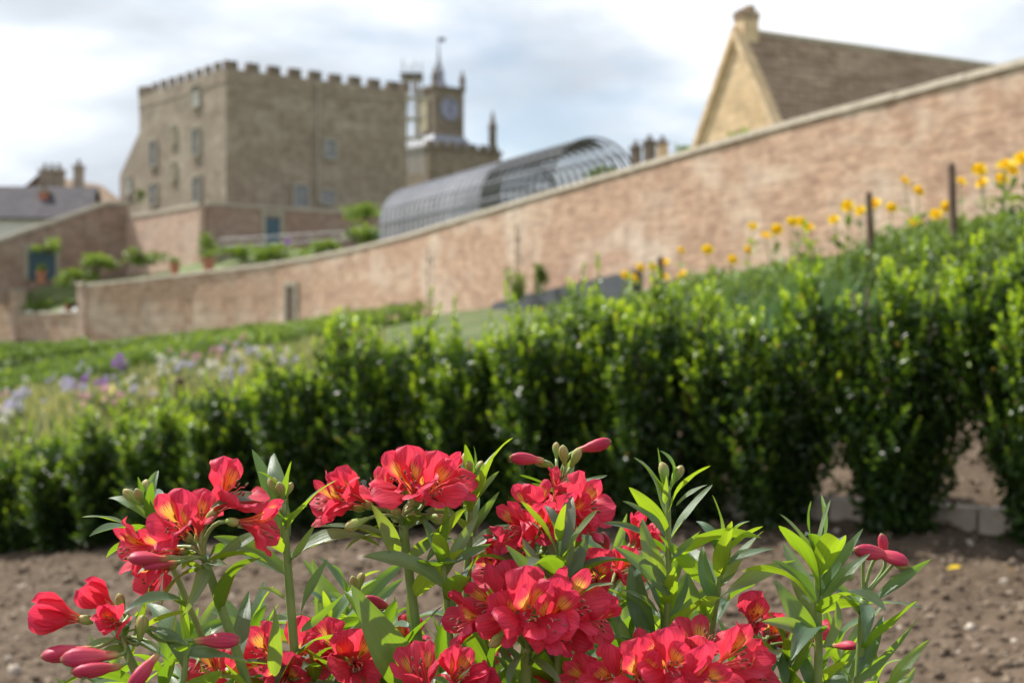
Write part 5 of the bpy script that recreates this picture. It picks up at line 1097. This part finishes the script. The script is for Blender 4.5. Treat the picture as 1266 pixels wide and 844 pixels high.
# 9 single flower right of centre
stem('red flower facing forward between leafy shoots, with a folded red bloom beside it', (752, 745, 1.09), (745, 840, 1.1), [(738, 712, -.02, (-.05, -.9, .4), .95, 1), (786, 655, .06, (.2, -.5, .85), .85, 3), (800, 668, .05, (.6, -.5, .5), .8, 'closed'), (772, 705, .03, (.5, -.6, .5), .9, 1)], [(748, 670, .02, (-.2, -.6, .6), 'red', .7)], nleaf=6, whorl=5)
# 10 big low centre umbel
stem('alstroemeria stem with the broad low umbel of five bright red flowers in the middle', (652, 800, 1.0), (650, 900, 1.02),
     [(600, 750, .01, (-.75, -.6, .15), 1.02, 2), (648, 756, -.03, (.0, -.9, .45), 1.12, 0), (712, 752, -.01, (.62, -.7, .35), 1.05, 2), (634, 730, .03, (-.2, -.4, .9), .95, 1), (690, 738, .03, (.3, -.3, .9), .95, 1), (735, 762, .0, (.9, -.4, .05), .95, 0), (578, 765, .0, (-.9, -.4, .05), .95, 4), (625, 772, -.02, (-.25, -.95, .05), .95, 5), (680, 765, -.03, (.25, -.9, .3), 1.0, 2), (690, 778, -.01, (.4, -.9, 0), .9, 1)], [(615, 790, -.02, (-.6, -.5, -.4), 'green', .9)], nleaf=6, whorl=6, leaflen=.08)
# 11 tall shoot right
shoot('tall bright green leafy shoot beside the dark hedge, right of the centre umbel', (826, 606, 1.05), (826, 720, 1.06), 9, .056, .95, buds=2, thick=.0034,
      extra=[(824, 665, 0, 766, 622, -.02, (-.1, -.6, .8), 0), (830, 690, 0, 862, 652, .0, (.4, -.7, .4), 2), (822, 712, 0, 784, 648, -.01, (-.4, -.9, .2), 3), (828, 735, 0, 756, 675, -.02, (-.2, -.7, .6), 0), (822, 622, 0, 820, 584, -.01, (0, -1, .2), 2), (836, 625, 0, 875, 603, 0, (0, -.3, 1), 0)])
shoot('leafy shoot with pale young leaves low between the red umbels', (818, 728, 1.07), (822, 830, 1.08), 11, .052, .9, extra=[(815, 760, 0, 766, 732, -.02, (0, -.5, .8), 0), (832, 770, 0, 880, 730, 0, (.2, -.6, .7), 0), (808, 790, 0, 768, 690, .01, (-.4, -.9, .2), 3)])
shoot('leafy shoot with crowded tip leaves standing left of the bare soil on the right', (893, 690, 1.06), (878, 790, 1.07), 11, .058, .95, thick=.0036, extra=[(893, 700, 0, 956, 684, .0, (0, -.4, 1), 0), (886, 740, 0, 858, 678, 0, (-.5, -.8, .3), 3), (892, 720, 0, 916, 696, 0, (.6, -.5, .4), 6), (880, 770, 0, 856, 706, -.01, (-.6, -.7, .3), 0)])
# 12 bottom right umbel
stem('alstroemeria stem with the large red umbel at the lower right of the clump', (860, 880, .97), (862, 960, .99),
     [(752, 838, .0, (-.45, -.8, .4), 1.05, 1), (828, 812, -.02, (-.05, -.8, .6), 1.15, 0), (905, 815, .0, (.55, -.7, .5), 1.1, 0), (868, 800, .04, (.2, -.3, .95), 1.0, 2), (790, 815, .04, (-.4, -.3, .85), .95, 1), (930, 835, .02, (.9, -.4, .2), .95, 2), (785, 838, -.02, (-.2, -.9, .3), 1.0, 4), (865, 835, -.03, (.2, -.9, .35), 1.05, 5), (720, 842, .02, (-.7, -.6, .3), .9, 2)], [], nleaf=4, whorl=5)
stem('small stem with two red flowers beside the bare soil on the right', (945, 800, 1.06), (948, 890, 1.07), [(932, 764, .0, (.05, -.8, .6), .92, 3), (992, 772, .0, (.45, -.75, .5), .92, 1), (960, 786, .02, (.2, -.9, .3), .8, 1)], [(1044, 798, 0, (.6, -.5, .1), 'red', .6)], nleaf=6, whorl=5)
# 13 right shoot and bud stem
shoot('full leafy shoot with broad pale leaves next to the red-budded stem on the right', (1010, 684, 1.0), (1012, 800, 1.01), 12, .062, 1.0, thick=.0038,
      extra=[(1010, 745, 0, 950, 694, -.02, (-.1, -.6, .7), 0), (1006, 785, 0, 956, 728, -.02, (-.3, -.9, .3), 3), (1006, 800, -.01, 950, 762, -.03, (0, -.6, .7), 1), (1016, 742, 0, 1078, 690, .0, (0, -.5, .8), 0), (1018, 800, 0, 1040, 735, .01, (.6, -.8, .2), 3)])
stem('slender stem with nodding red buds at the right edge of the clump, over bare soil', (1068, 740, 1.02), (1062, 840, 1.03), [],
     [(1080, 683, -.01, (-.95, -.2, .18), 'red', .9), (1100, 688, -.01, (.75, -.4, -.25), 'red', .8), (1110, 694, .0, (.85, -.2, -.4), 'green', 1.0), (1092, 676, .0, (-.2, -.2, .95), 'red', .6)], nleaf=3, whorl=4, whorl_len=.05, thick=.0036,
     extra=[(1080, 744, 0, 1152, 698, .0, 0, (0, -.6, .8), 6), (1060, 842, -.01, 1118, 752, .0, 0, (.6, -.8, .2), 2), (1062, 838, .0, 1094, 766, .02, 0, (-.4, -.9, .2), 0), (1058, 744, 0, 1020, 722, 0, 0, (0, -.5, .8), 1)])
# 14 low flowers along the bottom
low = [('low red umbel half hidden behind the tall narrow leaf on the left', (345, 850, 1.06), [(330, 812, .0, (-.3, -.85, .4), .95, 1), (372, 812, .01, (.5, -.7, .4), .95, 0), (350, 838, -.02, (0, -.95, .2), .95, 2)]),
       ('low red umbel between the two leafy stems left of the middle', (440, 850, 1.06), [(412, 800, .01, (-.4, -.6, .7), .95, 1), (440, 815, -.02, (.15, -.9, .4), 1.05, 0), (455, 840, .0, (.6, -.7, .1), .9, 2)]),
       ('low red flowers below the broad centre umbel', (560, 870, .97), [(516, 840, .0, (-.3, -.6, .75), 1.05, 1), (565, 836, .0, (.25, -.7, .65), .85, 3), (585, 852, 0, (.7, -.6, .4), .9, 'closed')]),
       ('low red umbel at the foot of the left leaning stem', (275, 870, 1.06), [(262, 828, .02, (-.4, -.5, .75), .95, 1), (300, 836, .0, (.4, -.7, .6), .95, 0)]),
       ('low red flower right of the two leafy stems', (505, 830, 1.1), [(505, 795, .0, (.1, -.6, .75), .85, 1), (484, 788, .02, (-.5, -.6, .6), .75, 3)]),
       ('low red flowers tucked under the front leafy shoot', (700, 850, 1.06), [(682, 838, .0, (.1, -.7, .6), .8, 3), (612, 800, .03, (-.3, -.9, .3), .7, 1)])]
for lab, hd, fl in low: stem(lab, hd, (hd[0]+random.uniform(-12, 12), hd[1]+90, hd[2]+.01), fl, [], nleaf=5, whorl=5)
stem('pair of small red buds on a short stalk behind the broad leaf', (470, 765, 1.12), (476, 850, 1.12), [], [(455, 752, 0, (-.8, -.3, .1), 'red', .7), (468, 745, -.01, (-.7, -.3, .35), 'red', .75), (438, 722, 0, (-.2, -.2, .9), 'green', .8), (446, 718, .01, (.2, -.2, .9), 'green', .8)], nleaf=5, whorl=5, leaflen=.06, thick=.0026,
     extra=[(510, 835, -.08, 434, 760, -.08, 0, (-.2, -.9, .4), 3)])
fill = [(405, 770, 1.14), (430, 735, 1.2), (470, 790, 1.0), (590, 740, 1.2), (610, 815, .97), (545, 800, 1.12), (480, 835, .95), (770, 770, 1.12), (785, 800, .94), (840, 760, 1.14), (720, 800, 1.15), (975, 810, 1.0), (1035, 800, 1.08), (915, 850, .95), (230, 790, 1.1), (205, 830, .95), (130, 830, 1.06), (310, 790, 1.12), (385, 830, .96), (640, 850, .96), (690, 815, .95), (1010, 850, .95), (740, 855, .93), (590, 800, 1.2), (160, 860, .95), (1085, 850, 1.05), (330, 860, 1.12), (760, 700, 1.2), (600, 700, 1.22)]
for px, py, Y in fill:
    Y = max(Y, 1.02)+.04
    shoot('leafy green alstroemeria shoot without flowers, low in the clump', (px, py, Y), (px+random.uniform(-15, 15), py+120, Y+.01), random.randint(9, 12), random.uniform(.055, .072), random.uniform(.75, .95), 'low leafy shoots filling the clump')
# small weed and a windfall fruit by the kerb
x, y = gp(1020, 4.95); g = gz(x, y); r = thing('weed_seedling', 'small green weed seedling against the kerb', 'plant', (x, y, g))
mb = MB(); mb.tube([(x, y, g-.02), (x, y, g+.07)], .003, 5); mb.build('stem', M['astem'], r)
n = 14; p = rng.normal(0, .018, (n, 3))+np.array([0, 0, .06]); v, f, t_ = scatter(LEAF_V, LEAF_F, p, rnd_dir(n)*np.array([1, 1, .4])+np.array([0, 0, .2]), np.array([0, 0, 1.])+rng.normal(0, .3, (n, 3)), np.full(n, .035), rng.random(n)); link('leaves', mesh_np('leaves', v, f, M['bush_leaf'], attr=t_), r)
x, y = gp(1047, 4.75); g = gz(x, y)+.005; r = thing('windfall_fruit', 'small green and red windfall fruit on the soil before the kerb', 'fruit', (x, y, g))
prof = [(.004, .003), (.016, .004), (.023, .016), (.024, .026), (.018, .038), (.008, .042), (.003, .038)]; mb = MB(); mb.tube([(x, y, g+z) for q, z in prof], [q for q, z in prof], 14); mb.build('flesh', M['bud_green'], r, True)
mb = MB(); mb.tube([(x, y, g+.037), (x+.004, y, g+.055)], .0015, 5); mb.build('stalk', M['bark'], r)
